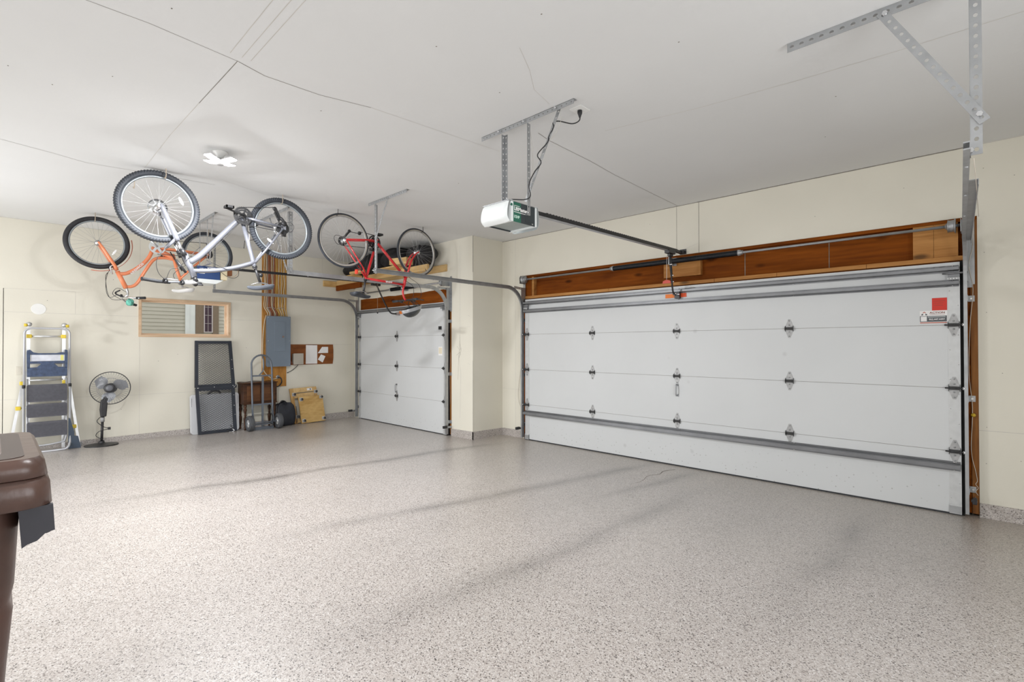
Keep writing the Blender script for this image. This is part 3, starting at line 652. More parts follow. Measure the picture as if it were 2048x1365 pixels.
# ------------------------------------------------------------------ torsion bars
SPR = pm('black_spring_steel', (0.012, 0.014, 0.018), 0.42, 0.5, var=0.4, scale=60, bump=0.3, bscale=150)
def torsion(label, x0, x1, y, z, s0, s1, wy, r=.032, mid=None):
    th = Thing('torsion_spring_bar', label, 'torsion spring', ((x0+x1)/2, y, z))
    th.part('shaft', MB().cyl((x0, y, z), (x1, y, z), .0125, n=14), GALVD)
    for a, b in ((s0, (s0+s1)/2-.02), ((s0+s1)/2+.02, s1)):
        m = MB(); n = int((b-a)/.0085); prof = []
        for i in range(n*2+1): prof.append((r-(.004 if i % 2 else 0), i*(b-a)/(n*2)))
        m.lathe((a, y, z), (1, 0, 0), [(.014, 0)]+prof+[(.014, b-a)], 16); th.part('spring', m, SPR)
    for x, d in ((s0, -1), (s1, 1)):
        th.part('winding_cone', MB().lathe((x, y, z), (d, 0, 0), [(.014, -.01), (.034, -.01), (.030, .015), (.022, .02), (.022, .04), (.014, .04)], 14), GALV)
    xm = (s0+s1)/2
    th.part('centre_bracket', MB().box(xm-.004, xm+.004, y-.04, wy, z-.045, z+.045).box(xm-.04, xm+.04, wy-.005, wy-.001, z-.045, z+.05).lathe((xm-.012, y, z), (1, 0, 0), [(.014, 0), (.03, 0), (.03, .024), (.014, .024)], 16, 1), [GALV, CHROME])
    for x, d in ((x0+.04, 1), (x1-.04, -1)):
        th.part('cable_drum', MB().lathe((x, y, z), (d, 0, 0), [(.014, -.0), (.062, 0), (.062, .006), (.05, .010), (.05, .045), (.056, .05), (.03, .055), (.014, .07)], 20), [GALVD])
        th.part('end_bracket', MB().prism([(-.05, -.06), (wy-y-.001, -.06), (wy-y-.001, .06), (-.03, .06), (-.05, .03)], (x-d*.03, y, z), (0, 1, 0), (0, 0, 1), (1, 0, 0), .004).box(x-d*.03-(.05 if d > 0 else 0), x-d*.03+(.05 if d < 0 else 0), wy-.006, wy-.001, z-.06, z+.06), GALVD)
    return th
torsion('long torsion bar with black springs across the double door header', -5.12, -.112, 5.585, 2.437, -3.49, -1.905, YB+.012)
torsion('torsion bar with a short black spring above the single door', -8.80, -6.16, 4.93, 2.44, -7.70, -6.95, YS)

# ------------------------------------------------------------------ door openers
LENS = pm('frosted_white_lens', (0.82, 0.86, 0.86), 0.35, var=0.02, coat=0.3)
CHARC = pm('charcoal_label', (0.035, 0.045, 0.05), 0.4, var=0.1); GREEN = pm('dark_green_label', (0.02, 0.13, 0.085), 0.4, var=0.08)
BLUE = pm('navy_label', (0.02, 0.06, 0.20), 0.4, var=0.08); UNDER = pm('grey_housing', (0.30, 0.34, 0.33), 0.45, var=0.08); CREAM = pm('cream_plastic', (0.80, 0.70, 0.48), 0.5)
def opener(label, cx, y0, y1, z0, z1, hw, face, gx, rail_y1, zr, header_y, straps, bar, grp=None):
    th = Thing('garage_door_opener', label, 'garage door opener', (cx, (y0+y1)/2, z0), grp)
    th.part('housing', MB().box(cx-hw+.012, cx+hw-.006, y0, y1, z0+.008, z1-.006), UNDER, bv=.008)
    th.part('chassis_plate', MB().box(cx-hw, cx+hw, y0-.04, y1+.03, z1-.006, z1-.002), GALV)
    return th
X0, X1_ = -2.70, -2.44; OY0, OY1 = 2.575, 2.815; OZ0, OZ1 = 2.325, 2.475
op = Thing('garage_door_opener', 'white opener with a dark green side panel hung on perforated straps before the double door', 'garage door opener', (-2.57, 2.69, OZ0))
op.part('housing', MB().box(X0+.006, X1_-.006, OY0, OY1, OZ0+.012, OZ1-.004), UNDER, bv=.006)
op.part('chassis_plate', MB().box(X0-.004, X1_+.004, OY0-.05, OY1+.03, OZ1-.004, OZ1), GALV)
m = MB().box(X1_-.006, X1_, OY0, OY0+.085, OZ0+.004, OZ1-.004, 1).box(X1_-.006, X1_, OY0+.085, OY1, OZ0+.004, OZ1-.004, 0)
m.box(X1_, X1_+.0015, OY0+.13, OY0+.20, OZ0+.02, OZ0+.075, 0)
fp = op.part('side_panel', m, [CHARC, GREEN]); op.part('side_panel', MB().box(X0, X0+.006, OY0, OY1, OZ0+.004, OZ1-.004), CHARC)
m = MB(); text_mb(m, 'LiftMaster', (X1_+.0012, OY0+.010, OZ0+.098), (0, 1, 0), (0, 0, 1), .038, .0004, align='LEFT', bold=.0012, sx=.92); m.box(X1_, X1_+.001, OY0+.010, OY0+.178, OZ0+.073, OZ0+.077)
m.box(X1_, X1_+.001, OY0+.012, OY0+.070, OZ0+.119, OZ0+.122)
op.part('brand_lettering', m, PAPER, fp)
m = MB(); text_mb(m, '1/2HP', (X1_+.0012, OY0+.008, OZ0+.040), (0, 1, 0), (0, 0, 1), .027, .0004, align='LEFT', bold=.001, sx=.9); op.part('power_rating_lettering', m, pm('pale_green', (.55, .75, .65), .5), fp)
m = MB(); text_mb(m, 'EZ', (X1_+.0012, OY1-.035, OZ0+.016), (0, 1, 0), (0, 0, 1), .012, .0004, align='LEFT'); op.part('small_lettering', m, PAPER, fp)
def lens(y, d, x0, x1, z0, z1, dep=.095, mat=LENS):
    m = MB(); nu, nv = 18, 14
    def fn(a, b):      # a across x, b from top round the belly to the underside
        x = x0+(x1-x0)*a; th = b*PI*.62
        rx = (1-abs(2*a-1)**5)**.5 if 0 < a < 1 else 0
        yy = dep*math.sin(min(th, PI/2))*(0.55+.45*rx) if th < PI/2 else dep*(0.55+.45*rx)*(1-((th-PI/2)/(PI*.12))**2*.62)
        zz = z1-(z1-z0)*((1-math.cos(th))/(1-math.cos(PI*.62)))
        return V(x, y+d*(yy*.75+dep*.25), zz-.012*rx*b)
    m.grid(fn, nu, nv)
    m.prism([(0, z0+.002), (0, z1), (dep*.25, z1), (dep*.25, z0+.002)], (x0, y, 0), (0, d, 0), (0, 0, 1), (1, 0, 0), x1-x0)
    o = op_target.part('light_lens', m, mat); return o
op_target = op
lens(OY0, -1, X0-.004, X1_+.004, OZ0, OZ1+.004); lens(OY1, 1, X0-.004, X1_+.004, OZ0, OZ1+.004, .07)
op.part('indicator_window', MB().prism([(-.012, -.008), (.010, -.010), (.014, .0), (.010, .010), (-.004, .009)], (X1_+.0045, OY0-.022, OZ1-.03), (0, 1, 0), (0, 0, 1), (1, 0, 0), .001), GREEN)
rail = MB().bar((-2.57, 2.83, 2.487), (-2.57, 5.60, 2.533), .024, .030).bar((-2.57, 2.83, 2.474), (-2.57, 5.60, 2.518), .034, .004)
for i in range(60): y = 3.1+i*.04; rail.box(-2.583, -2.557, y, y+.02, 2.487+.0166*(y-2.83)+.014, 2.487+.0166*(y-2.83)+.020, 0)
op.part('rail', rail, BLACK)
op.part('rail_flange', MB().bar((-2.57, 2.83, 2.466), (-2.57, 5.40, 2.508), .040, .003), GALV)
op.part('header_bracket', MB().box(-2.61, -2.53, YB-.004, YB, 2.515, 2.575).box(-2.592, -2.588, 5.58, YB, 2.515, 2.555).box(-2.552, -2.548, 5.58, YB, 2.515, 2.555).cyl((-2.60, 5.60, 2.535), (-2.54, 5.60, 2.535), .006, n=8), DARKM)
tro = op.part('trolley', MB().box(-2.60, -2.54, 5.24, 5.40, 2.475, 2.52).box(-2.585, -2.555, 5.28, 5.37, 2.445, 2.475), DARKM, bv=.005)
arm = MB().tube(bez([(-2.585, 5.34, 2.46), (-2.588, 5.352, 2.38), (-2.592, 5.40, 2.22), (-2.60, 5.435, 2.11), (-2.60, 5.46, 2.045), (-2.60, 5.52, 2.03)], 5), .0105, 8)
arm.tube([(-2.57, 5.335, 2.46), (-2.588, 5.40, 2.24)], .009, 8)
for p in ((-2.58, 5.352, 2.36), (-2.588, 5.40, 2.24), (-2.595, 5.425, 2.17), (-2.60, 5.49, 2.035)): arm.cyl((p[0]-.02, p[1], p[2]), (p[0]+.02, p[1], p[2]), .007, n=8, mat=1)
op.part('door_arm', arm, [BLACK, CHROME])
op.part('arm_bracket', MB().box(-2.63, -2.57, 5.55, 5.60, 1.985, 2.06).cyl((-2.64, 5.535, 2.03), (-2.56, 5.535, 2.03), .008, n=8, mat=1), [DARKM, CHROME])
# hanging straps and ceiling angle
m = MB().angle((-2.70, 2.755, OZ1-.04), (-2.70, 2.755, H-.03), (1, 0, 0), (0, -1, 0), .034, .042, .006); op.part('hanger', m, GALV)
m = MB().perf((-2.437, 2.742, OZ1-.075), (-2.437, 2.742, H-.02), (0, 1, 0), .034, (1, 0, 0), .042, .006); op.part('hanger', m, GALV)
m = MB().perf((-2.46, 2.735, OZ1+.03), (-2.14, 2.735, H-.01), (1, 0, -.53), .026, (0, -1, 0), .042, .006); op.part('diagonal_brace', m, GALV)
m = MB().angle((-2.905, 2.70, H-.0005), (-1.99, 2.70, H-.0005), (0, 1, 0), (0, 0, -1), .034, .042, .006); op.part('ceiling_rail', m, GALV)
for p in ((-2.70, 2.69, H-.02), (-2.44, 2.69, H-.02), (-2.14, 2.69, H-.02), (-2.437, 2.74, OZ1-.055)): op.part('bolt', MB().cyl((p[0], p[1], p[2]), (p[0]+.0, p[1]-.012, p[2]), .008, n=6), CHROME)
cord = bez([(-2.50, 2.61, OZ1), (-2.50, 2.62, OZ1+.03), (-2.44, 2.70, OZ1+.035), (-2.405, 2.725, OZ1+.06), (-2.415, 2.72, 2.62), (-2.36, 2.72, 2.70), (-2.31, 2.735, 2.76), (-2.33, 2.72, 2.82), (-2.24, 2.72, 2.88), (-2.235, 2.735, 2.93), (-2.19, 2.73, 2.98), (-2.20, 2.74, 3.02), (-2.17, 2.77, 3.03), (-2.10, 2.83, 3.01), (-2.06, 2.86, 3.03), (-2.055, 2.86, H-.035)], 7)
pc = op.part('power_cord', MB().tube(cord, .0042, 8), BLACK)
op.part('plug', MB().lathe((-2.055, 2.86, H-.006), (0, 0, -1), [(0, 0), (.017, 0), (.017, .022), (.010, .04), (.006, .052), (.0, .052)], 14), BLACK, pc)
m = MB().tube(bez([(-2.46, 2.76, OZ1), (-2.42, 2.77, 2.75), (-2.43, 2.77, 2.95), (-2.47, 2.78, H-.004)], 6), .0015, 5).tube(bez([(-2.14, 2.72, H-.02), (-2.12, 2.73, 3.02), (-2.16, 2.73, 2.94), (-2.22, 2.73, 2.90)], 6), .0015, 5)
op.part('signal_wire', m, pm('pale_wire', (.55, .53, .48), .6))
single('ceiling_outlet', MB().box(-2.105, -2.005, 2.805, 2.915, H-.006, H).box(-2.075, -2.035, 2.825, 2.895, H-.008, H-.006), WHITE, 'white square outlet plate in the ceiling with the opener plugged in', 'outlet', (-2.055, 2.86, H), bv=.002)
single('release_cord', MB().tube([(-2.60, 5.30, 2.475), (-2.603, 5.30, 2.17)], .0018, 5, 1).prism([(-.050, -.016), (.050, -.016), (.044, .012), (.012, .022), (-.012, .022), (-.044, .012)], (-2.603, 5.295, 2.155), (1, 0, 0), (0, 0, 1), (0, 1, 0), .010, 0),
       [pm('red_handle', (.55, .05, .02), .45), PAPER], 'red emergency release handle hanging on a thin cord below the opener trolley', 'release handle', (-2.603, 5.30, 2.14))

# second opener, before the single door
q0, q1 = -7.74, -7.45
o2 = Thing('garage_door_opener', 'navy blue opener with a white light lens half hidden behind the silver bike', 'garage door opener', (-7.6, 1.97, 2.26)); op_target = o2
o2.part('housing', MB().box(q0, q1-.004, 1.83, 2.11, 2.31, 2.49), CHARC, bv=.008)
f2 = o2.part('side_panel', MB().box(q1-.004, q1, 1.835, 2.105, 2.315, 2.488), BLUE, bv=.001)
m = MB(); text_mb(m, '1/2HP', (q1+.001, 1.862, 2.446), (0, 1, 0), (0, 0, 1), .036, .0004, align='LEFT', bold=.0012, sx=.95); o2.part('power_rating_lettering', m, PAPER, f2); o2.part('printed_strip', MB().box(q1, q1+.001, 1.862, 1.925, 2.388, 2.397), PAPER, f2)
o2.part('printed_strip', MB().box(q1, q1+.001, 1.955, 1.973, 2.42, 2.475), PAPER, f2); o2.part('printed_strip', MB().box(q1, q1+.001, 1.975, 2.05, 2.468, 2.478), PAPER, f2)
m = MB().prism([(0, .0), (.03, -.035), (.10, -.055), (.24, -.055), (.33, -.004), (.33, .0)], (q0-.01, 1.815, 2.318), (0, 1, 0), (0, 0, 1), (1, 0, 0), q1-q0+.02); o2.part('light_lens', m, LENS, bv=.012)
o2.part('end_cover', MB().box(q0, q1, 2.115, 2.195, 2.325, 2.485), CREAM, bv=.006)
o2.part('rail', MB().bar((-7.6, 2.19, 2.505), (-7.6, 4.93, 2.53), .030, .034), BLACK)
o2.part('header_bracket', MB().box(-7.64, -7.56, YS-.004, YS, 2.50, 2.57).box(-7.62, -7.58, 4.90, YS, 2.51, 2.55), DARKM)
o2.part('trolley', MB().box(-7.63, -7.57, 4.48, 4.64, 2.47, 2.515), DARKM, bv=.004)
o2.part('door_arm', MB().tube(bez([(-7.60, 4.58, 2.48), (-7.58, 4.66, 2.30), (-7.56, 4.76, 2.10), (-7.545, 4.80, 2.035), (-7.53, 4.84, 2.00), (-7.52, 4.93, 1.995)], 5), .013, 8), BLACK)
o2.part('arm_bracket', MB().box(-7.54, -7.50, 4.92, 4.985, 1.97, 2.02), GALV)
for xx in (-7.62, -7.285): o2.part('hanger', MB().perf((xx, 1.91, 2.47), (xx, 1.91, H-.03), (1, 0, 0), .034, (0, -1, 0), .042, .006), GALV)
o2.part('diagonal_brace', MB().perf((-7.17, 1.905, 2.49), (-7.02, 1.905, H-.02), (1, 0, 0), .05, (0, -1, 0), .045, .008), GALV)
o2.part('hanger_crossbar', MB().box(-7.66, -7.15, 1.9, 1.93, 2.488, 2.494), GALV)
o2.part('ceiling_rail', MB().angle((-7.72, 1.895, H-.0005), (-6.93, 1.895, H-.0005), (0, 1, 0), (0, 0, -1), .036, .042, .006), GALV)
m = MB().tube(bez([(-7.45, 2.06, 2.49), (-7.43, 2.16, 2.39), (-7.44, 2.26, 2.36), (-7.45, 2.33, 2.40), (-7.46, 2.34, 2.48)], 6), .003, 6); o2.part('power_cord', m, BLACK)
m = MB().tube(bez([(-7.45, 2.20, 2.37), (-7.44, 2.27, 2.38), (-7.44, 2.32, 2.43), (-7.45, 2.33, 2.48)], 6), .002, 5).box(-7.60, -7.50, 2.20, 2.27, 2.40, 2.475, 1); o2.part('wire_bundle', m, [pm('amber_wire', (.5, .25, .08), .5), pm('brown_terminal', (.25, .09, .03), .6)])
single('pull_cord', MB().tube([(-7.45, 4.506, 2.51), (-7.45, 4.506, 2.0)], .0018, 5, 1).tube([(-7.45, 4.506, 2.50), (-7.56, 4.50, 2.505)], .0022, 5, 1).lathe((-7.45, 4.506, 2.005), (0, 0, -1), [(0, 0), (.011, .006), (.013, .016), (.008, .026), (0, .028)], 10, 0), [BLACK, pm('beige_string', (.5, .4, .28), .8)],
       'thin cord with a small black knob hanging under the single door opener', 'pull cord', (-7.45, 4.506, 1.98))

# ------------------------------------------------------------------ ceiling lamps: four bright LED panels on a ceramic base
LED = pm('lit_led_panel', (1, 1, 1), 0.5, emit=((1.0, 0.99, 0.97), 44.0))
def led_lamp(label, x, y, rz=0.0):
    th = Thing('ceiling_lamp', label, 'ceiling lamp', (x, y, H))
    th.part('lamp_holder', MB().lathe((x, y, H), (0, 0, -1), [(0, 0), (.058, 0), (.055, .012), (.035, .028), (.024, .055), (0, .055)], 24), WHITE)
    th.part('lamp_body', MB().lathe((x, y, H-.055), (0, 0, -1), [(.013, 0), (.022, .012), (.030, .02), (.030, .055), (.020, .062), (0, .062)], 18), ALU)
    for k in range(4):
        a = rz+k*PI/2; d = V(math.cos(a), math.sin(a), .16).normalized(); s_ = V(-math.sin(a), math.cos(a), 0)
        nrm = d.cross(s_); c = V(x, y, H-.095)
        wing = th.part('led_wing', MB().obox(c+d*.085+V(0, 0, .006), d*.058, s_*.036, nrm*.004), ALU)
        th.part('led_panel', MB().obox(c+d*.085-V(0, 0, .001), d*.054, s_*.032, nrm*.0022), LED, wing)
    return th
led_lamp('lit four panel lamp on the ceiling above the silver bike', -4.75, 1.34, .55)
led_lamp('lit four panel lamp on the ceiling above the picture', -1.45, 1.15, .1)

# ------------------------------------------------------------------ safety sensors and wires
def sensor(label, x, y, z, d, wy):
    th = Thing('safety_sensor', label, 'safety sensor', (x, y, z))
    th.part('sensor_arm', MB().box(min(x, x-d*.004), max(x, x-d*.004), y, wy, z-.022, z+.010).box(x-.015, x+.015, y-.005, y+.03, z-.016, z-.012), GALV)
    th.part('sensor_body', MB().box(x-.014, x+.014, y-.085, y-.005, z-.018, z+.022).cyl((x, y-.045, z+.002), (x+d*.022, y-.045, z+.002), .013, n=12), BLACK, bv=.003)
sensor('black photo sensor low on the left track of the double door', -5.125, 5.55, .17, 1, YB-.001)
sensor('black photo sensor with coiled wire low on the right track of the double door', -.05, 5.56, .155, -1, YB-.001)
sensor('black photo sensor low by the single door, next to the pillar', -6.10, 4.93, .15, -1, YS-.001)
sensor('black photo sensor low in the corner by the single door', -9.02, 4.90, .15, 1, YS-.001)
WIRE = pm('white_bell_wire', (.62, .56, .48), .6)
single('sensor_wire', MB().tube(bez([(-.045, YB-.006, 2.42), (-.05, YB-.012, 2.25), (-.075, YB-.01, 2.1), (-.05, YB-.012, 1.9), (-.07, YB-.01, 1.6), (-.08, YB-.01, 1.2), (-.06, YB-.01, .9), (-.07, YB-.01, .55), (-.045, YB-.01, .38), (-.035, YB-.012, .3), (-.045, YB-.012, .27), (-.03, YB-.01, .24), (-.045, YB-.012, .21), (-.03, YB-.02, .18)], 5), .0022, 5), WIRE, 'pale wire running down the timber jamb right of the double door', 'wire', (-.05, YB-.01, .18))
single('sensor_wire', MB().tube(bez([(-5.16, YB-.004, 1.3), (-5.20, YB-.015, 1.0), (-5.24, YB-.02, .7), (-5.22, YB-.02, .55), (-5.16, YB-.015, .45), (-5.11, YB-.01, .40)], 6), .0028, 5), WIRE, 'loose grey wire bowing out beside the left track of the double door', 'wire', (-5.2, YB-.01, .4))
single('hanging_wire', MB().tube(bez([(-.02, 3.03, 2.27), (-.015, 3.4, 2.25), (-.01, 4.8, 2.35), (-.012, YB-.008, 2.52)], 6), .0016, 5), WIRE, 'thin wire running from the right ceiling hanger down to the double door jamb', 'wire', (-.02, 3.03, 2.25))
single('wire_nut', MB().lathe((-.055, YB-.003, .845), (0, -1, 0), [(0, 0), (.014, 0), (.016, .02), (.009, .035), (0, .036)], 10), pm('yellow_plastic', (.62, .42, .03), .5), 'small yellow fitting screwed to the timber jamb right of the double door', 'fitting', (-.055, YB-.003, .83))
single('pillar_wire', MB().tube(bez([(-6.125, YS-.008, 1.32), (-6.115, YS-.02, 1.15), (-6.13, YS-.015, .9), (-6.125, YS-.01, .5)], 6), .003, 5), pm('rusty_wire', (.35, .2, .13), .7), 'thin brownish wire beside the right track of the single door', 'wire', (-6.12, YS-.01, .5))

# ------------------------------------------------------------------ bicycles hung upside down (each lies in a plane of constant x)
TAN = pm('tan_sidewall', (0.42, 0.36, 0.28), 0.7, var=0.1, scale=30); RIMG = pm('rim_alloy', (0.30, 0.33, 0.35), 0.4, 0.5, var=0.05)
SPOKE = pm('spoke_steel', (0.40, 0.40, 0.40), 0.4, 0.6); REFL = pm('clear_reflector', (0.85, 0.85, 0.85), 0.2, coat=0.6); REDREF = pm('red_reflector', (0.7, 0.06, 0.03), 0.3)
TYRE = pm('grey_black_tyre', (0.035, 0.04, 0.05), 0.65, var=0.15, scale=30); HIS = pm('hi_vis_green', (0.12, 0.42, 0.33), 0.7, var=0.5, scale=60)
def wheel(th, x, y, z, R, tr_, knob=0.0, tyre=TYRE, rim=RIMG, side=None, nsp=32, flat=1.0, ref=None, hub=.030, disc=False, ang=0.0, label=None):
    A = V(math.cos(ang), math.sin(ang), 0); c = V(x, y, z)
    m = MB(); Rr = R-tr_*2
    m.torus(c, A, Rr-.004, .011, 64, 8, 0, flat=1.1)
    rm = th.part('wheel', m, rim, label=label)
    m = MB().torus(c, A, R-tr_, tr_, 168 if knob else 72, 12, 0, knob, flat)
    if side: m.torus(c, A, R-tr_*1.45, tr_*.95, 72, 8, 1, 0, .9)
    th.part('tyre', m, [tyre, side or tyre], rm)
    m = MB(); a, b = frame(A)
    for k in range(nsp):
        s_ = 1 if k % 2 else -1; t0 = 2*PI*(k/nsp); t1 = t0+(.5 if (k//2) % 2 else -.5)
        p1 = c+(a*math.cos(t0)+b*math.sin(t0))*(Rr-.008); p0 = c+(a*math.cos(t1)+b*math.sin(t1))*hub*.85+A*(s_*.028)
        m.tube([p0, p1], .0010, 4, cap=False)
    th.part('spokes', m, SPOKE, rm)
    m = MB().lathe(c, A, [(0, -.055), (.006, -.055), (.006, -.034), (hub, -.034), (hub, -.028), (.016, -.022), (.016, .022), (hub, .028), (hub, .034), (.006, .034), (.006, .055), (0, .055)], 18)
    th.part('hub', m, CHROME, rm)
    if disc: th.part('brake_disc', MB().lathe(c-A*.042, A, [(.03, 0), (.08, 0), (.08, .002), (.03, .002)], 28), CHROME, rm)
    va = 2.2; p1 = c+(a*math.cos(va)+b*math.sin(va))*(Rr-.012); p0 = c+(a*math.cos(va)+b*math.sin(va))*(Rr-.050)
    th.part('valve', MB().cyl(p0, p1, .004, n=8), BLACK, rm)
    if ref is not None:
        for rr_ in ref if isinstance(ref, (list, tuple)) else (ref,):
            u = (a*math.cos(rr_)+b*math.sin(rr_)); v = A.cross(u)
            th.part('wheel_reflector', MB().prism([(math.cos(q*PI/8)*.012, math.sin(q*PI/8)*.042) for q in range(16)], c+u*(Rr*.70), u, v, A, .008), REFL, rm)
    return rm
def ring(c, axis, r0, r1, t, n=32, mb=None, mat=0, teeth=0):
    mb = mb or MB(); c = Vector(c); d = Vector(axis); pr = [(r0, 0), (r1, 0), (r1, t), (r0, t), (r0, 0)]
    mb.lathe(c, d, pr, n, mat, smooth=False)
    if teeth:
        a, b = frame(d)
        for k in range(teeth):
            th_ = 2*PI*k/teeth; e = a*math.cos(th_)+b*math.sin(th_); mb.obox(c+e*(r1+.002)+d.normalized()*t/2, e*.003, d.normalized().cross(e)*.003, d.normalized()*t/2, mat)
    return mb
def saddle(th, c, fwd, L, w_, mat, rail=CHROME):
    """upside-down saddle: c on top of the rails, nose towards fwd (+/-1 along y)"""
    m = MB()
    def fn(a, b):            # closed pad: sections from tail (a=0) to nose (a=1)
        t = a; end = max(0.0, 1-abs(2*t-1)**10)**.5
        ww = w_*.5*(.20+.80/(1+math.exp(9*(t-.42))))*end; hh = (.042-.022*t)*end
        zc = c[2]-.036+.016*math.cos(PI*1.25*t); ph = 2*PI*b
        return V(c[0]+ww*math.cos(ph), c[1]+fwd*(-L*.45+L*t), zc+(hh*math.sin(ph) if math.sin(ph) < 0 else hh*.45*math.sin(ph))+.014*abs(math.cos(ph))**3*end)
    m.grid(fn, 24, 18)
    o = th.part('saddle', m, mat)
    r = MB()
    for sx in (-1, 1): r.tube(bez([(c[0]+sx*.020, c[1]-fwd*L*.30, c[2]-.018), (c[0]+sx*.022, c[1]-fwd*L*.12, c[2]+.004), (c[0]+sx*.022, c[1]+fwd*L*.15, c[2]+.004), (c[0]+sx*.008, c[1]+fwd*L*.38, c[2]-.02)], 4), .0035, 6)
    th.part('saddle_rail', r, rail, o)
def pedal(th, c, ax=1):
    m = MB().box(c[0]-.045, c[0]+.045, c[1]-.036, c[1]-.024, c[2]-.012, c[2]+.012).box(c[0]-.045, c[0]+.045, c[1]+.024, c[1]+.036, c[2]-.012, c[2]+.012)
    m.box(c[0]-.045, c[0]-.036, c[1]-.036, c[1]+.036, c[2]-.012, c[2]+.012).box(c[0]+.036, c[0]+.045, c[1]-.036, c[1]+.036, c[2]-.012, c[2]+.012).cyl((c[0]-.05, c[1], c[2]), (c[0]+.05, c[1], c[2]), .009, n=8)
    for k in (-1, 0, 1): m.box(c[0]+k*.03-.002, c[0]+k*.03+.002, c[1]-.036, c[1]+.036, c[2]-.015, c[2]+.015)
    th.part('pedal', m, DARKM)
def T2(x, pts): return [V(x+(p[2] if len(p) > 2 else 0), p[0], p[1]) for p in pts]

# --- silver mountain bike (front wheel towards the camera side)
sx = -5.66; B = Thing('mountain_bike', 'silver suspension mountain bike hanging upside down, nearest the lamp', 'bicycle', (sx, 1.65, 2.05))
wheel(B, sx, 1.075, 2.757, .338, .026, .22, ref=3.6, disc=True, flat=1.05); wheel(B, sx, 2.215, 2.740, .338, .026, .22, ref=.9, disc=True, flat=1.05)
fr = MB()
fr.tube(T2(sx, [(1.285, 2.335), (1.372, 2.115)]), [.030, .027], 14)                       # head tube
fr.tube(bez(T2(sx, [(1.325, 2.255), (1.42, 2.335), (1.55, 2.49), (1.70, 2.675), (1.79, 2.785)]), 4), [.034]*8+[.031]*9, 14, flat=.85)
fr.tube(bez(T2(sx, [(1.355, 2.175), (1.55, 2.20), (1.75, 2.255), (1.92, 2.325)]), 4), .026, 14, flat=.85)
fr.tube(T2(sx, [(1.800, 2.780), (1.925, 2.310), (1.938, 2.262)]), [.021, .021, .022], 14)
fr.cyl((sx-.036, 1.80, 2.795), (sx+.036, 1.80, 2.795), .024, n=16)
for s_ in (-1, 1):
    fr.tube(T2(sx, [(1.83, 2.790, s_*.020), (1.92, 2.775, s_*.055), (2.20, 2.744, s_*.066)]), [.016, .015, .011], 10)
    fr.tube(T2(sx, [(1.932, 2.325, s_*.016), (2.03, 2.47, s_*.052), (2.205, 2.730, s_*.064)]), [.014, .012, .010], 10)
    fr.box(sx+s_*.062, sx+s_*.068, 2.185, 2.235, 2.715, 2.765)
frame_s = B.part('frame', fr, SILVER)
fk = MB()
for s_ in (-1, 1):
    fk.tube(T2(sx, [(1.078, 2.775, s_*.060), (1.10, 2.72, s_*.062), (1.205, 2.470, s_*.062), (1.215, 2.445, s_*.062)]), [.015, .022, .025, .026], 14)
    fk.prism([(math.cos(q*PI/6)*.020, math.sin(q*PI/6)*.020) for q in range(12)], (sx+s_*.060-.008, 1.075, 2.757), (0, 1, 0), (0, 0, 1), (1, 0, 0), .016)
fk.tube(bez(T2(sx, [(1.205, 2.47, -.062), (1.155, 2.40, -.05), (1.135, 2.375, 0), (1.155, 2.40, .05), (1.205, 2.47, .062)]), 5), .014, 10)
B.part('fork_lower_leg', fk, SILVER)
st_ = MB()
for s_ in (-1, 1): st_.tube(T2(sx, [(1.205, 2.465, s_*.060), (1.268, 2.325, s_*.060)]), .0155, 12)
B.part('fork_stanchion', st_, CHROME)
cr_ = MB().tube(T2(sx, [(1.263, 2.335, -.062), (1.285, 2.325, 0), (1.263, 2.335, .062)]), .026, 10)
for s_ in (-1, 1): cr_.tube(T2(sx, [(1.248, 2.37, s_*.060), (1.275, 2.305, s_*.060)]), .023, 12)
cr_.tube(T2(sx, [(1.215, 2.27), (1.30, 2.15)]), .012, 8)
B.part('fork_crown', cr_, BLACK)
B.part('headset_spacer', MB().tube(T2(sx, [(1.370, 2.118), (1.388, 2.068)]), .021, 14), BLACK)
bx = MB(); hc = V(sx, 1.275, 2.050)
bx.tube([V(sx, 1.390, 2.065), V(sx, 1.34, 2.055), hc], [.020, .018, .017], 12)
B.part('stem', bx, ALU)
L_, R_ = V(-5.50, .925, 2.040), V(-5.76, 1.455, 2.062)
bar = bez([L_, L_.lerp(hc, .45)+V(0, 0, -.012), hc.lerp(L_, .22)+V(0, 0, .0), hc, hc.lerp(R_, .5), R_], 6)
hb = B.part('handlebar', MB().tube(bar, .0115, 10), pm('dull_alloy_bar', (.30, .31, .33), .35, .6))
g = MB().tube([L_, L_.lerp(hc, .35)+V(0, 0, -.008), L_.lerp(hc, .66)+V(0, 0, -.012)], [.0155, .0165, .012], 12).tube([L_-V(0, 0, 0), L_.lerp(hc, -.01)], .019, 12); B.part('grip', g, RUBBER, hb)
B.part('grip', MB().tube([R_, R_.lerp(hc, .45)], .0165, 12), RUBBER, hb)
for q_ in (.55, .98): 
    p = L_.lerp(hc, q_); lv = MB().tube(bez([p+V(.0, .01, 0), p+V(.03, 0, .02), p+V(.05, -.02, .01)], 4), .008, 8).lathe(p+V(.012, .0, -.008), (.6, -.5, .3), [(0, 0), (.022, 0), (.025, .012), (.020, .026), (0, .03)], 12).tube(bez([p+V(.03, 0, .015), p+V(.065, .02, .015), p+V(.05, .09, .012)], 4), .005, 6, 1)
    B.part('brake_lever', lv, [BLACK, ALU], hb)
p = R_.lerp(hc, .35); B.part('brake_lever', MB().tube(bez([p, p+V(.04, 0, -.01), p+V(.05, .06, -.015)], 4), .007, 8).lathe(p+V(.01, 0, -.01), (1, 0, 0), [(0, 0), (.02, 0), (.02, .02), (0, .025)], 10), [BLACK], hb)
cb = MB()
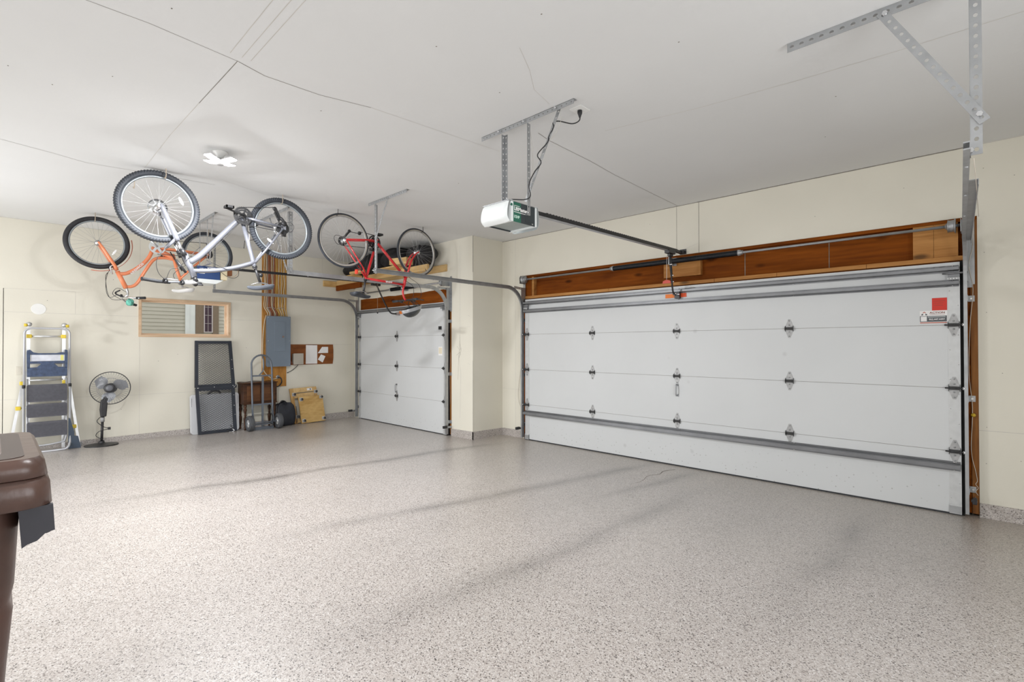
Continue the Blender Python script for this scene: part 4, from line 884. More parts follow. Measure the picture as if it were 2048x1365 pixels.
for pts in ([(-5.60, 1.12, 2.04), (-5.60, 1.16, 2.16), (-5.62, 1.23, 2.19), (-5.62, 1.34, 2.33), (-5.66, 1.42, 2.42)], [(-5.6, 1.14, 2.04), (-5.58, 1.06, 2.12), (-5.57, 1.05, 2.25), (-5.6, 1.16, 2.42), (-5.6, 1.2, 2.48)],
            [(-5.68, 1.25, 2.03), (-5.68, 1.20, 2.12), (-5.67, 1.27, 2.20), (-5.66, 1.36, 2.27)], [(-5.63, 1.45, 2.31), (-5.62, 1.60, 2.50), (-5.62, 1.77, 2.72)], [(-5.63, 1.47, 2.29), (-5.63, 1.70, 2.215), (-5.63, 1.90, 2.29)]):
    cb.tube(bez(pts, 5), .0025, 6)
B.part('brake_cable', cb, BLACK)
B.part('seat_post', MB().tube(T2(sx, [(1.932, 2.28), (1.990, 2.115)]), .0145, 12), DARKM)
B.part('seat_clamp', MB().tube(T2(sx, [(1.930, 2.292), (1.936, 2.270)]), .0245, 12).cyl((sx+.01, 1.93, 2.275), (sx+.045, 1.91, 2.272), .006, n=8), BLACK)
saddle(B, (sx, 2.005, 2.108), -1, .275, .15, pm('dark_grey_saddle', (0.09, 0.10, 0.12), 0.5, var=0.1))
cs = MB(); ring((sx+.045, 1.80, 2.80), (1, 0, 0), .070, .090, .003, 40, cs, teeth=36); ring((sx+.040, 1.80, 2.80), (1, 0, 0), .050, .066, .003, 32, cs)
for k in range(5):
    a = k*2*PI/5; cs.bar((sx+.050, 1.80, 2.80), (sx+.050, 1.80+.075*math.cos(a), 2.80+.075*math.sin(a)), .016, .006, (1, 0, 0))
cs.lathe((sx+.03, 1.80, 2.80), (1, 0, 0), [(.0, 0), (.026, 0), (.026, .03), (.0, .032)], 16)
ch = B.part('chainset', cs, DARKM)
cs = MB().tube([(sx+.072, 1.80, 2.80), (sx+.078, 1.645, 2.835)], [.015, .011], 10, flat=.7).tube([(sx-.05, 1.80, 2.80), (sx-.06, 1.955, 2.770)], [.015, .011], 10, flat=.7); B.part('crank_arm', cs, DARKM, ch)
pedal(B, (sx+.135, 1.640, 2.840)); pedal(B, (sx-.12, 1.96, 2.765))
rc_ = MB()
for k in range(7): ring((sx+.034+k*.0042, 2.215, 2.74), (1, 0, 0), .018, .066-k*.0072, .002, 28, rc_)
B.part('cassette', rc_, DARKM)
rd = MB().tube(bez([(sx+.07, 2.225, 2.77), (sx+.085, 2.195, 2.81), (sx+.08, 2.17, 2.84)], 4), .016, 10).bar((sx+.06, 2.175, 2.82), (sx+.055, 2.12, 2.935), .018, .05, (1, 0, 0)).bar((sx+.045, 2.17, 2.80), (sx+.045, 2.12, 2.90), .006, .03, (1, 0, 0))
for yy, zz in ((2.165, 2.835), (2.120, 2.935)): rd.lathe((sx+.045, yy, zz), (1, 0, 0), [(0, 0), (.022, 0), (.022, .010), (0, .011)], 14)
rd.lathe((sx+.06, 2.21, 2.785), (1, 0, 0), [(0, 0), (.026, 0), (.03, .02), (.016, .03), (0, .03)], 12)
rdo = B.part('rear_derailleur', rd, BLACK)
B.part('gear_cable', MB().tube(bez([(sx+.07, 2.20, 2.725), (sx+.075, 2.28, 2.70), (sx+.08, 2.315, 2.755), (sx+.08, 2.29, 2.80), (sx+.075, 2.22, 2.80)], 6), .0025, 6), BLACK, rdo)
B.part('chain', MB().bar((sx+.047, 1.80, 2.888), (sx+.047, 2.12, 2.952), .005, .007).bar((sx+.047, 1.80, 2.710), (sx+.047, 2.21, 2.695), .005, .007), DARKM)
B.part('front_derailleur', MB().box(sx+.028, sx+.062, 1.845, 1.875, 2.80, 2.85).tube(bez([(sx+.04, 1.86, 2.72), (sx+.04, 1.84, 2.76), (sx+.03, 1.87, 2.80)], 4), .010, 8), DARKM)
B.part('brake_caliper', MB().box(sx-.055, sx-.030, 2.235, 2.275, 2.665, 2.705).box(sx-.055, sx-.03, 1.10, 1.14, 2.66, 2.71), DARKM)
m = MB().box(sx+.015, sx+.03, 1.915, 1.95, 2.235, 2.27); B.part('rear_light', MB().tube(T2(sx, [(1.975, 2.20, 0), (2.01, 2.195, 0)]), .02, 10), BLACK)
m = MB(); dv = V(0, .60, .75).normalized(); text_mb(m, 'trail', V(sx+.031, 1.60, 2.545), -dv, V(0, .75, -.60).normalized(), .045, .0005) if False else m.box(sx+.020, sx+.0225, 1.868, 1.872, 2.50, 2.62)
B.part('frame_stripe', m, PAPER, frame_s)

# --- orange cruiser
oxx = -8.09; C_ = Thing('cruiser_bike', 'orange cruiser bicycle with curved frame hanging upside down by the window wall', 'bicycle', (oxx, 1.5, 2.0))
wheel(C_, oxx, .900, 2.737, .330, .027, 0, tyre=pm('black_tyre', (.022, .022, .026), .6, var=.2, scale=30), ref=(2.6,), nsp=28); wheel(C_, oxx, 2.125, 2.745, .330, .024, 0, tyre=TYRE, ref=(1.3,), nsp=28)
fr = MB()
fr.tube(T2(oxx, [(1.098, 2.40), (1.190, 2.185)]), [.026, .028], 14)
fr.tube(bez(T2(oxx, [(1.11, 2.365), (1.20, 2.385), (1.32, 2.475), (1.42, 2.60), (1.47, 2.72)]), 5), .0235, 12)
fr.tube(bez(T2(oxx, [(1.185, 2.205), (1.25, 2.215), (1.31, 2.27), (1.40, 2.45), (1.49, 2.60), (1.60, 2.635), (1.72, 2.625)]), 5), .0195, 12)
fr.tube(bez(T2(oxx, [(1.72, 2.64), (1.60, 2.70), (1.50, 2.745)]), 4), [.03, .034, .034, .034, .034, .034, .034, .034, .03], 12)
fr.tube(T2(oxx, [(1.70, 2.70), (1.76, 2.45), (1.80, 2.34)]), .021, 12)
fr.cyl((oxx-.034, 1.485, 2.755), (oxx+.034, 1.485, 2.755), .026, n=16)
for s_ in (-1, 1):
    fr.tube(T2(oxx, [(1.52, 2.755, s_*.02), (1.66, 2.76, s_*.045), (2.12, 2.748, s_*.062)]), [.015, .014, .010], 10)
    fr.tube(T2(oxx, [(1.79, 2.37, s_*.016), (1.90, 2.50, s_*.045), (2.12, 2.74, s_*.062)]), [.013, .012, .010], 10)
fo = C_.part('frame', fr, ORANGE)
fk = MB()
for s_ in (-1, 1): fk.tube(T2(oxx, [(.900, 2.745, s_*.056), (.95, 2.665, s_*.056), (1.07, 2.455, s_*.048), (1.092, 2.415, s_*.02)]), [.012, .017, .020, .020], 12)
C_.part('fork', fk, ORANGE)
fe = MB(); pts = []
fe.grid(lambda a, b: V(oxx+(b-.5)*.062, .900+(.352+.006*(1-(2*b-1)**2))*math.cos(-1.75+2.0*a), 2.737+(.352+.006*(1-(2*b-1)**2))*math.sin(-1.75+2.0*a)), 26, 6)
C_.part('mudguard', fe, pm('orange_mudguard', (.72, .20, .12), .35))
m = MB(); dd = V(0, .64, .77); text_mb(m, 'SCHWINN', V(oxx+.0235, 1.30, 2.455), -dd, V(0, .77, -.64), .042, .0005, 0, bold=.001); C_.part('frame_lettering', m, PAPER, fo)
cs = MB(); ring((oxx+.046, 1.515, 2.765), (1, 0, 0), .078, .094, .004, 40, cs); ring((oxx+.050, 1.515, 2.765), (1, 0, 0), .0, .030, .004, 24, cs)
for k in range(5):
    a = k*2*PI/5+.3; cs.bar((oxx+.049, 1.515, 2.765), (oxx+.049, 1.515+.08*math.cos(a), 2.765+.08*math.sin(a)), .030, .004, (1, 0, 0))
ch = C_.part('chainset', cs, pm('bright_alloy', (.66, .68, .68), .3, .3)); C_.part('crank_arm', MB().tube([(oxx+.06, 1.515, 2.765), (oxx+.07, 1.42, 2.86)], [.014, .010], 10).tube([(oxx-.05, 1.515, 2.765), (oxx-.06, 1.61, 2.67)], [.014, .010], 10), ALU, ch)
pedal(C_, (oxx+.12, 1.415, 2.865)); pedal(C_, (oxx-.11, 1.615, 2.665))
rc_ = MB()
for k in range(6): ring((oxx+.036+k*.0045, 2.125, 2.745), (1, 0, 0), .018, .058-k*.006, .0022, 24, rc_)
C_.part('cassette', rc_, DARKM)
C_.part('rear_derailleur', MB().bar((oxx+.06, 2.14, 2.79), (oxx+.055, 2.10, 2.90), .018, .045, (1, 0, 0)).lathe((oxx+.05, 2.14, 2.78), (1, 0, 0), [(0, 0), (.026, 0), (.026, .02), (0, .022)], 12), BLACK)
C_.part('chain', MB().bar((oxx+.048, 1.515, 2.86), (oxx+.048, 2.10, 2.905), .005, .007).bar((oxx+.048, 1.515, 2.672), (oxx+.048, 2.12, 2.692), .005, .007), DARKM)
C_.part('kickstand', MB().tube([(oxx+.05, 1.66, 2.72), (oxx+.055, 1.80, 2.47)], .007, 8), BLACK)
C_.part('seat_post', MB().tube(T2(oxx, [(1.79, 2.36), (1.822, 2.245)]), .013, 12), CHROME)
saddle(C_, (oxx, 1.835, 2.250), -1, .27, .20, pm('white_saddle', (.84, .84, .83), .4))
C_.part('stem', MB().tube(bez([V(oxx, 1.19, 2.19), V(oxx, 1.205, 2.14), V(oxx, 1.20, 2.09), V(oxx, 1.16, 2.07)], 4), .015, 12), CHROME)
hb = C_.part('handlebar', MB().tube(bez([V(oxx+.30, 1.34, 2.05), V(oxx+.24, 1.25, 2.045), V(oxx+.12, 1.16, 2.06), V(oxx, 1.16, 2.07), V(oxx-.12, 1.16, 2.06), V(oxx-.24, 1.25, 2.01), V(oxx-.30, 1.34, 1.99)], 5), .0115, 10), CHROME)
C_.part('grip', MB().tube([V(oxx+.30, 1.345, 2.05), V(oxx+.245, 1.26, 2.046)], .017, 12), RUBBER, hb)
C_.part('grip', MB().tube([V(oxx-.30, 1.345, 1.99), V(oxx-.245, 1.26, 2.008)], .017, 12), RUBBER, hb)
C_.part('brake_lever', MB().tube(bez([V(oxx+.10, 1.155, 2.06), V(oxx+.06, 1.09, 2.09), V(oxx+.02, 1.08, 2.12), V(oxx+.05, 1.12, 2.15)], 4), .009, 8).lathe((oxx+.08, 1.14, 2.075), (0, -1, .3), [(0, 0), (.018, 0), (.02, .02), (0, .03)], 10), BLACK, hb)
cb = MB()
for pts in ([(oxx+.06, 1.09, 2.09), (oxx+.05, 1.02, 2.05), (oxx+.04, .985, 2.12), (oxx+.03, .98, 2.26), (oxx+.02, 1.0, 2.36), (oxx, 1.02, 2.40)], [(oxx+.15, 1.18, 2.03), (oxx+.12, 1.04, 2.02), (oxx+.10, .99, 2.10), (oxx+.05, .975, 2.3), (oxx, 1.0, 2.37)], [(oxx, 1.20, 2.13), (oxx+.02, 1.10, 2.18), (oxx+.02, 1.05, 2.10), (oxx+.1, 1.12, 2.03)]):
    cb.tube(bez(pts, 6), .003, 6)
C_.part('brake_cable', cb, BLACK)
C_.part('front_brake', MB().tube(bez([V(oxx+.045, 1.055, 2.47), V(oxx+.05, 1.02, 2.44), V(oxx+.03, 1.035, 2.39), V(oxx, 1.05, 2.36)], 4), .008, 8).tube(bez([V(oxx-.045, 1.055, 2.47), V(oxx-.05, 1.02, 2.44), V(oxx-.02, 1.035, 2.38)], 4), .008, 8), ALU)
m = MB()
def blob(c, r, n=12, sc=(1, 1, 1), amp=.15, seed=0, nz=10):
    rnd = random.Random(seed); ph = [rnd.uniform(0, 6.28) for _ in range(6)]
    def fn(a, b):
        th = 2*PI*a; p = PI*b; k = 1+amp*(math.sin(3*th+ph[0])*math.sin(2*p+ph[1])+.6*math.sin(5*th+ph[2])*math.sin(3*p+ph[3]))
        return V(c[0]+r*sc[0]*k*math.sin(p)*math.cos(th), c[1]+r*sc[1]*k*math.sin(p)*math.sin(th), c[2]+r*sc[2]*k*math.cos(p))
    return MB().grid(fn, n, nz)
single('handlebar_pouch', blob((oxx+.27, 1.19, 1.985), .05, 14, (1.0, .8, .85), .18, 3), HIS, 'small green patterned pouch tied to the orange bicycle handlebar', 'pouch', (oxx+.27, 1.19, 1.95))

# --- red road bike (rear wheel nearest the camera)
rx = -5.75; Rb = Thing('hybrid_bike', 'red hybrid bicycle with thin tyres hanging upside down beside the track', 'bicycle', (rx, 3.55, 2.0))
wheel(Rb, rx, 3.005, 2.742, .340, .015, 0, side=TAN, nsp=32, rim=pm('dull_rim', (.45, .45, .44), .35, .6)); wheel(Rb, rx, 4.100, 2.742, .340, .015, 0, side=TAN, nsp=32, rim=pm('dull_rim', (.45, .45, .44), .35, .6), ang=.06)
fr = MB()
fr.tube(T2(rx, [(3.922, 2.40), (3.885, 2.245)]), .021, 12)
fr.tube(T2(rx, [(3.46, 2.795), (3.905, 2.375)]), .018, 12)
fr.tube(T2(rx, [(3.305, 2.300), (3.60, 2.285), (3.885, 2.268)]), .0155, 12)
fr.tube(T2(rx, [(3.46, 2.79), (3.31, 2.300), (3.302, 2.275)]), .0165, 12)
fr.cyl((rx-.034, 3.46, 2.80), (rx+.034, 3.46, 2.80), .022, n=16)
for s_ in (-1, 1):
    fr.tube(T2(rx, [(3.44, 2.80, s_*.02), (3.36, 2.80, s_*.035), (3.01, 2.752, s_*.060)]), [.012, .011, .009], 10)
    fr.tube(T2(rx, [(3.308, 2.315, s_*.014), (3.25, 2.42, s_*.038), (3.005, 2.742, s_*.060)]), [.010, .010, .008], 10)
fro = Rb.part('frame', fr, RED)
fk = MB()
for s_ in (-1, 1): fk.tube(bez(T2(rx, [(4.100, 2.745, s_*.050), (4.04, 2.70, s_*.048), (3.975, 2.60, s_*.046), (3.935, 2.47, s_*.040), (3.925, 2.41, s_*.015)]), 4), [.009]*4+[.012]*4+[.014]*9, 10)
Rb.part('fork', fk, RED)
Rb.part('stem', MB().tube(bez(T2(rx, [(3.885, 2.25), (3.87, 2.17), (3.885, 2.10), (3.915, 2.06)]), 4), .0135, 12), RED)
m = MB(); text_mb(m, 'AVENIR', V(rx+.0165, 3.64, 2.285), (0, -1, 0), (0, 0, -1), .030, .0004, 0, bold=.0008)
m.prism([(0, 0), (.06, -.004), (.06, .006), (0, .004)], (rx+.017, 3.82, 2.452), (0, .73, -.69), (0, .69, .73), (1, 0, 0), .001)
Rb.part('frame_lettering', m, PAPER, fro)
hb = Rb.part('handlebar', MB().tube(bez([V(rx+.28, 3.90, 2.055), V(rx+.1, 3.93, 2.06), V(rx, 3.93, 2.06), V(rx-.1, 3.93, 2.06), V(rx-.28, 3.90, 2.055)], 4), .0125, 10), BLACK)
for s_ in (-1, 1):
    Rb.part('grip', MB().tube([V(rx+s_*.29, 3.90, 2.055), V(rx+s_*.18, 3.918, 2.058)], .0165, 12), RUBBER, hb)
    Rb.part('brake_lever', MB().tube(bez([V(rx+s_*.16, 3.93, 2.06), V(rx+s_*.17, 3.99, 2.065), V(rx+s_*.26, 4.03, 2.05)], 4), .007, 8).lathe((rx+s_*.15, 3.93, 2.05), (0, 1, 0), [(0, 0), (.02, 0), (.022, .03), (0, .04)], 10), BLACK, hb)
cb = MB()
for pts in ([(rx+.15, 3.95, 2.05), (rx+.1, 4.10, 2.12), (rx+.05, 4.10, 2.28), (rx, 3.99, 2.37), (rx, 3.95, 2.42)], [(rx-.15, 3.95, 2.05), (rx-.05, 4.06, 2.1), (rx, 4.04, 2.25), (rx, 3.95, 2.31), (rx, 3.88, 2.34)], [(rx+.15, 3.94, 2.06), (rx+.1, 4.0, 1.98), (rx, 4.02, 1.97), (rx-.1, 4.0, 2.0), (rx-.15, 3.94, 2.05)], [(rx, 3.98, 2.07), (rx+.02, 4.08, 2.0), (rx, 4.10, 1.98)]):
    cb.tube(bez(pts, 6), .003, 6)
Rb.part('brake_cable', cb, BLACK)
Rb.part('seat_post', MB().tube(T2(rx, [(3.302, 2.285), (3.272, 2.105)]), .0135, 12), DARKM)
Rb.part('seat_clamp', MB().tube(T2(rx, [(3.304, 2.29), (3.300, 2.27)]), .0225, 12).cyl((rx, 3.30, 2.28), (rx+.05, 3.33, 2.278), .006, n=8), BLACK)
saddle(Rb, (rx, 3.230, 2.118), 1, .27, .19, pm('black_saddle', (.03, .035, .045), .4, var=.15))
rc_ = MB()
for k in range(7): ring((rx-.036-k*.0042, 3.005, 2.742), (1, 0, 0), .018, .060-k*.006, .002, 28, rc_)
Rb.part('cassette', rc_, DARKM)
Rb.part('rear_derailleur', MB().bar((rx-.06, 3.03, 2.79), (rx-.055, 3.11, 2.89), .018, .04, (1, 0, 0)).bar((rx-.05, 3.09, 2.88), (rx-.05, 3.23, 2.875), .006, .012, (1, 0, 0)).lathe((rx-.05, 3.10, 2.885), (1, 0, 0), [(0, 0), (.020, 0), (.020, .01), (0, .011)], 12).lathe((rx-.05, 3.24, 2.88), (1, 0, 0), [(0, 0), (.024, 0), (.024, .012), (0, .013)], 12), BLACK)
cs = MB(); ring((rx-.05, 3.46, 2.80), (1, 0, 0), .07, .088, .003, 36, cs, teeth=32); cs.bar((rx-.05, 3.46, 2.88), (rx-.05, 3.38, 2.73), .012, .006, (1, 0, 0)).lathe((rx-.06, 3.46, 2.80), (1, 0, 0), [(0, 0), (.07, 0), (.07, .003), (0, .004)], 5)
ch = Rb.part('chainset', cs, DARKM); Rb.part('crank_arm', MB().tube([(rx+.055, 3.46, 2.80), (rx+.06, 3.36, 2.67)], [.012, .009], 10), BLACK, ch)
pedal(Rb, (rx+.10, 3.36, 2.665)); pedal(Rb, (rx-.10, 3.56, 2.92))
Rb.part('chain', MB().bar((rx-.052, 3.24, 2.90), (rx-.052, 3.46, 2.89), .005, .007).bar((rx-.052, 3.005, 2.69), (rx-.052, 3.46, 2.712), .005, .007), DARKM)
Rb.part('gear_cable', MB().tube(bez([(rx-.05, 3.01, 2.80), (rx-.06, 2.93, 2.81), (rx-.06, 2.905, 2.76), (rx-.05, 2.94, 2.70), (rx-.05, 2.99, 2.70)], 6), .003, 6), BLACK)
Rb.part('rear_brake', MB().tube(bez([(rx+.04, 3.20, 2.47), (rx+.04, 3.22, 2.43), (rx, 3.25, 2.40), (rx-.04, 3.22, 2.43), (rx-.04, 3.20, 2.47)], 4), .009, 8), DARKM)
Rb.part('red_reflector', MB().box(rx-.022, rx+.022, 3.165, 3.185, 2.345, 2.40).tube([(rx, 3.17, 2.40), (rx, 3.26, 2.41)], .003, 6), REDREF)
hm = Thing('bicycle_helmet', 'black and silver helmet dangling upside down from the red bicycle handlebar', 'helmet', (-5.75, 4.01, 1.81))
def hf(a, b, k=1.0, c=(-5.75, 4.01, 1.945)):
    th = 2*PI*a; p = PI/2*b
    return V(c[0]+.085*k*math.cos(th)*math.cos(p), c[1]+.155*k*math.sin(th)*math.cos(p)+.02*math.sin(p), c[2]-.135*k*math.sin(p)+.045*math.sin(th)*math.cos(p)*1.1+.02)
m = MB().grid(lambda a, b: hf(a, b), 32, 10); m.grid(lambda a, b: hf(a, b, .84), 32, 10); m.grid(lambda a, b: hf(a, 0, 1-.16*b), 32, 1)
hs = hm.part('shell', m, pm('black_helmet', (.035, .04, .045), .35, coat=.4))
m = MB().grid(lambda a, b: hf(a, .02+.22*b, 1.015), 32, 3); hm.part('silver_band', m, pm('silver_band', (.42, .43, .45), .3, .4), hs)
m = MB()
for k in (-.35, 0, .35): m.grid(lambda a, b, k=k: hf(.25+k*.16+.02*b if True else 0, .35+.5*a, 1.02), 10, 1)
hm.part('vent', m, BLACK, hs)
m = MB()
for s_ in (-1, 1): m.tube(bez([V(-5.75+s_*.07, 4.04, 1.97), V(-5.75+s_*.06, 4.00, 2.01), V(-5.73, 3.96, 2.06)], 5), .004, 6).tube(bez([V(-5.75+s_*.07, 4.10, 1.99), V(-5.75+s_*.04, 4.05, 2.04), V(-5.73, 3.96, 2.07)], 5), .004, 6)
hm.part('strap', m, BLACK)

# --- hooks screwed into the ceiling
HOOK = pm('dull_brass_hook', (.50, .42, .33), .45, .5)
def hook(x, y, bottom, label, mat=HOOK, d=-1):
    pts = [(x+.03, y, H+.005), (x+.03, y, H-.045), (x+.036, y, H-.055), (x+.030, y, bottom+.02), (x+.01, y, bottom), (x-.018, y, bottom+.002), (x-.034, y, bottom+.020)]
    single('bike_hook', MB().tube(bez(pts, 6), .0042, 8), mat, label, 'hook', (x, y, bottom), 'bicycle hooks in the ceiling')
hook(-5.60, 1.115, 3.022, 'bent ceiling hook holding the front wheel of the silver mountain bike')
hook(-5.63, 2.20, 3.012, 'bent ceiling hook holding the rear wheel of the silver mountain bike')
hook(-8.07, .87, 3.000, 'bent ceiling hook holding the front wheel of the orange cruiser')
hook(-8.07, 2.12, 3.005, 'bent ceiling hook holding the rear wheel of the orange cruiser')
hook(-5.73, 2.90, 3.035, 'dark ceiling hook holding the rear wheel of the red bicycle', DARKM)
hook(-5.73, 4.17, 3.035, 'dark ceiling hook holding the front wheel of the red bicycle', DARKM)
hook(-5.95, .93, 2.965, 'empty ceiling hook seen through the front wheel of the silver bike')
fh = MB().tube([(-6.95, 2.28, H), (-6.95, 2.28, 2.72)], .004, 6)
fh.tube([(-6.95, 2.28, 2.93), (-6.95, 2.39, 2.87), (-6.95, 2.36, 2.83), (-6.95, 2.25, 2.80), (-6.95, 2.24, 2.70)], .004, 6)
single('wire_hanger', fh, DARKM, 'bent black wire hanger on the ceiling between the silver and orange bicycles', 'hanger', (-6.95, 2.28, 2.7))
single('frayed_string', MB().tube(bez([(-6.75, 2.40, H), (-6.74, 2.42, 3.02), (-6.76, 2.45, 2.95), (-6.74, 2.48, 2.86), (-6.76, 2.46, 2.80), (-6.75, 2.49, 2.74)], 4), .002, 5), pm('grey_string', (.35, .32, .28), .8), 'loose kinked string hanging from the ceiling behind the silver bike', 'string', (-6.75, 2.4, 2.74))

# ------------------------------------------------------------------ loft shelf in the corner with its load
sh = Thing('loft_shelf', 'pale timber loft shelf built across the corner above the single door', 'shelf', (-7.6, 4.7, 2.57))
sh.part('ledger', MB().box(XL, XL+.04, 4.36, YS, 2.575, 2.685), PINEY, bv=.003)
sh.part('joist', MB().box(XL+.04, -6.21, 4.62, 4.66, 2.60, 2.70), PINE, bv=.003)
sh.part('joist', MB().box(XL+.04, -6.21, YS-.04, YS, 2.625, 2.735), PINE, bv=.003)
sh.part('shelf_board', MB().box(-8.95, -8.20, 4.45, YS-.05, 2.70, 2.718), PINEY)
sh.part('shelf_board', MB().box(-7.45, -6.80, 4.42, YS-.05, 2.70, 2.718), PINEY)
sh.part('bracing_board', MB().box(-9.12, -8.2, 4.60, 4.64, 2.50, 2.60), HEADER)
single('lumber_offcut', MB().obox((-6.70, 4.475, 2.7695), (.17, .045, 0), (-.03, .085, 0), (0, 0, .05)), PINE, 'short thick pale timber block lying on the loft shelf under the red bicycle wheel', 'timber', (-6.7, 4.6, 2.72), bv=.004)
single('lumber_offcut', MB().obox((-8.02, 4.485, 2.739), (.22, .02, 0), (-.02, .065, 0), (0, 0, .02)), PINEY, 'flat pale board lying on the loft shelf among the black bags', 'timber', (-8.02, 4.55, 2.72), bv=.003)
BAG = pm('black_bag_cloth', (.012, .012, .014), .7, var=.4, scale=14, bump=.5, bscale=30)
for c, r, sc, lab, sd in (((-6.60, 4.785, 2.895), .2, (1.60, 1.1, .80), 'black duffel bag on the loft shelf, at the pillar end', 2), ((-7.27, 4.775, 2.915), .2, (1.62, 1.25, .90), 'bulky black bag in the middle of the loft shelf behind the red wheel', 5),
                      ((-7.95, 4.785, 2.91), .2, (1.62, 1.2, .88), 'lumpy black bag on the loft shelf behind the red bicycle frame', 8), ((-8.62, 4.785, 2.872), .2, (1.62, 1.15, .70), 'flat black bag on the loft shelf, nearest the window wall', 11)):
    single('storage_bag', blob(c, r, 32, sc, .09, sd, 20), BAG, lab, 'bag', (c[0], c[1], 2.72), 'black bags on the loft shelf')
pk = Thing('tripod_case', 'dark folded tripod leaning over the loft shelf edge', 'tripod', (-7.55, 4.5, 2.5))
pk.part('leg', MB().tube([(-7.75, 4.45, 2.58), (-7.40, 4.45, 2.98)], .014, 8), BLACK); pk.part('leg', MB().tube([(-7.70, 4.40, 2.55), (-7.55, 4.42, 3.0)], .012, 8), BLACK); pk.part('leg', MB().tube([(-7.80, 4.42, 2.62), (-7.55, 4.40, 2.98)], .010, 8), DARKM)
pk.part('foot', MB().tube([(-7.78, 4.45, 2.565), (-7.73, 4.44, 2.60)], .024, 8), RUBBER)

# ------------------------------------------------------------------ window and what is seen through it
wd = MB(); yi0, yi1, zi0, zi1 = W0, W1, WZ0, WZ1
def frame_mb(x0, x1, y0, y1, z0, z1, t, mb=None, mat=0):
    mb = mb or MB()
    return mb.box(x0, x1, y0, y0+t, z0, z1, mat).box(x0, x1, y1-t, y1, z0, z1, mat).box(x0, x1, y0+t, y1-t, z0, z0+t, mat).box(x0, x1, y0+t, y1-t, z1-t, z1, mat)
wn1 = struct('window_1', frame_mb(XL-.155, XL-.002, yi0+.001, yi1-.001, zi0+.001, zi1-.001, .018), PINEW)
struct('window_casing', frame_mb(XL-.0, XL+.012, yi0-.016, yi1+.016, zi0-.016, zi1+.016, .030), wood('casing_pine', (.50, .34, .20), (.70, .52, .36), 'y', 5, .6, False), wn1)
struct('window_sash', frame_mb(XL-.14, XL-.10, yi0+.019, yi1-.019, zi0+.019, zi1-.019, .022), PINEW, wn1)
gm = bpy.data.materials.new('window_glass'); gm.use_nodes = True; gb = gm.node_tree.nodes['Principled BSDF']
gb.inputs['Base Color'].default_value = (.93, .96, .96, 1); gb.inputs['Roughness'].default_value = .02; gb.inputs['Transmission Weight'].default_value = 1.0; gb.inputs['IOR'].default_value = 1.02
struct('glass_pane', MB().box(XL-.122, XL-.118, yi0+.04, yi1-.04, zi0+.04, zi1-.04), gm, wn1)
nb = Thing('neighbour_house', 'tan lap sided house with a shuttered window, seen through the slim window', 'house', (-13.1, 3, -1))
def siding(x, y0, y1, z0, z1, pitch=.082):
    prof = []; z = z0
    while z < z1: prof += [(0.014, z), (0.0, z+pitch-.001)]; z += pitch
    return MB().prism([(-.08, z0)]+prof+[(-.08, z)], (x, y0, 0), (1, 0, 0), (0, 0, 1), (0, 1, 0), y1-y0)
SID = pm('tan_vinyl_siding', (.42, .385, .31), .6, var=.04, scale=3); SHUT = pm('brown_shutter', (.17, .12, .075), .6, var=.2, scale=25, stretch=(1, 1, 9))
nb.part('siding', siding(-13.0, .2, 3.01, -1, 4.2), SID); nb.part('siding', siding(-13.02, 3.14, 6.0, -1, 4.2), SID)
nb.part('corner_trim', MB().box(-13.06, -12.96, 2.97, 3.05, -1, 4.2).box(-13.10, -12.985, 3.05, 3.17, -1, 4.2), pm('white_trim', (.62, .62, .58), .6))
nb.part('shutter', MB().box(-13.02, -12.975, 3.175, 3.335, 1.72, 3.0), SHUT); nb.part('shutter', MB().box(-13.02, -12.975, 3.52, 3.645, 1.70, 3.0), SHUT)
wf_ = nb.part('window', frame_mb(-13.02, -12.965, 3.335, 3.52, 1.74, 2.95, .022), pm('mauve_window_frame', (.42, .36, .34), .5))
nb.part('pane', MB().box(-13.0, -12.99, 3.355, 3.50, 1.76, 2.93), pm('dark_purple_glass', (.05, .025, .04), .15), wf_)
m = MB().box(-12.992, -12.98, 3.422, 3.430, 1.76, 2.93)
for z in (1.95, 2.14, 2.33, 2.52): m.box(-12.992, -12.98, 3.355, 3.50, z-.004, z+.004)
nb.part('glazing_bar', m, pm('mauve_window_frame', (.42, .36, .34), .5), wf_)
o = struct('ground', MB().box(-20, XL-.17, -6, 12, -1.1, -1.0), pm('outside_ground', (.22, .24, .16), .9, var=.2, scale=2)); o.name = 'floor_outside'; o['kind'] = 'structure'

# ------------------------------------------------------------------ electrical corner on the back wall
x0 = XL+.0005
bb = single('plywood_backboard', MB().box(XL, XL+.012, 3.250, 3.672, .70, H-.002), PLY, 'tall amber plywood board on the back wall behind the breaker panel', 'board', (XL, 3.46, .70), bv=.001)
EPAN = pm('grey_blue_enamel', (.19, .235, .29), .38, .15, var=.03, scale=4)
ep = Thing('breaker_panel', 'grey blue electrical breaker panel mounted on the plywood board', 'breaker panel', (XL+.02, 3.505, 1.065))
ep.part('enclosure', MB().box(XL+.012, XL+.10, 3.312, 3.698, 1.072, 1.948), EPAN, bv=.003)
ep.part('cover_plate', MB().box(XL+.10, XL+.105, 3.300, 3.710, 1.062, 1.958), EPAN, bv=.002)
dr = ep.part('panel_door', MB().box(XL+.105, XL+.110, 3.425, 3.615, 1.33, 1.865), EPAN, bv=.003)
ep.part('latch', MB().box(XL+.110, XL+.114, 3.560, 3.597, 1.575, 1.612, 0).box(XL+.114, XL+.118, 3.567, 3.579, 1.58, 1.607, 1), [STRUT, pm('rust_latch', (.28, .13, .08), .6)], dr)
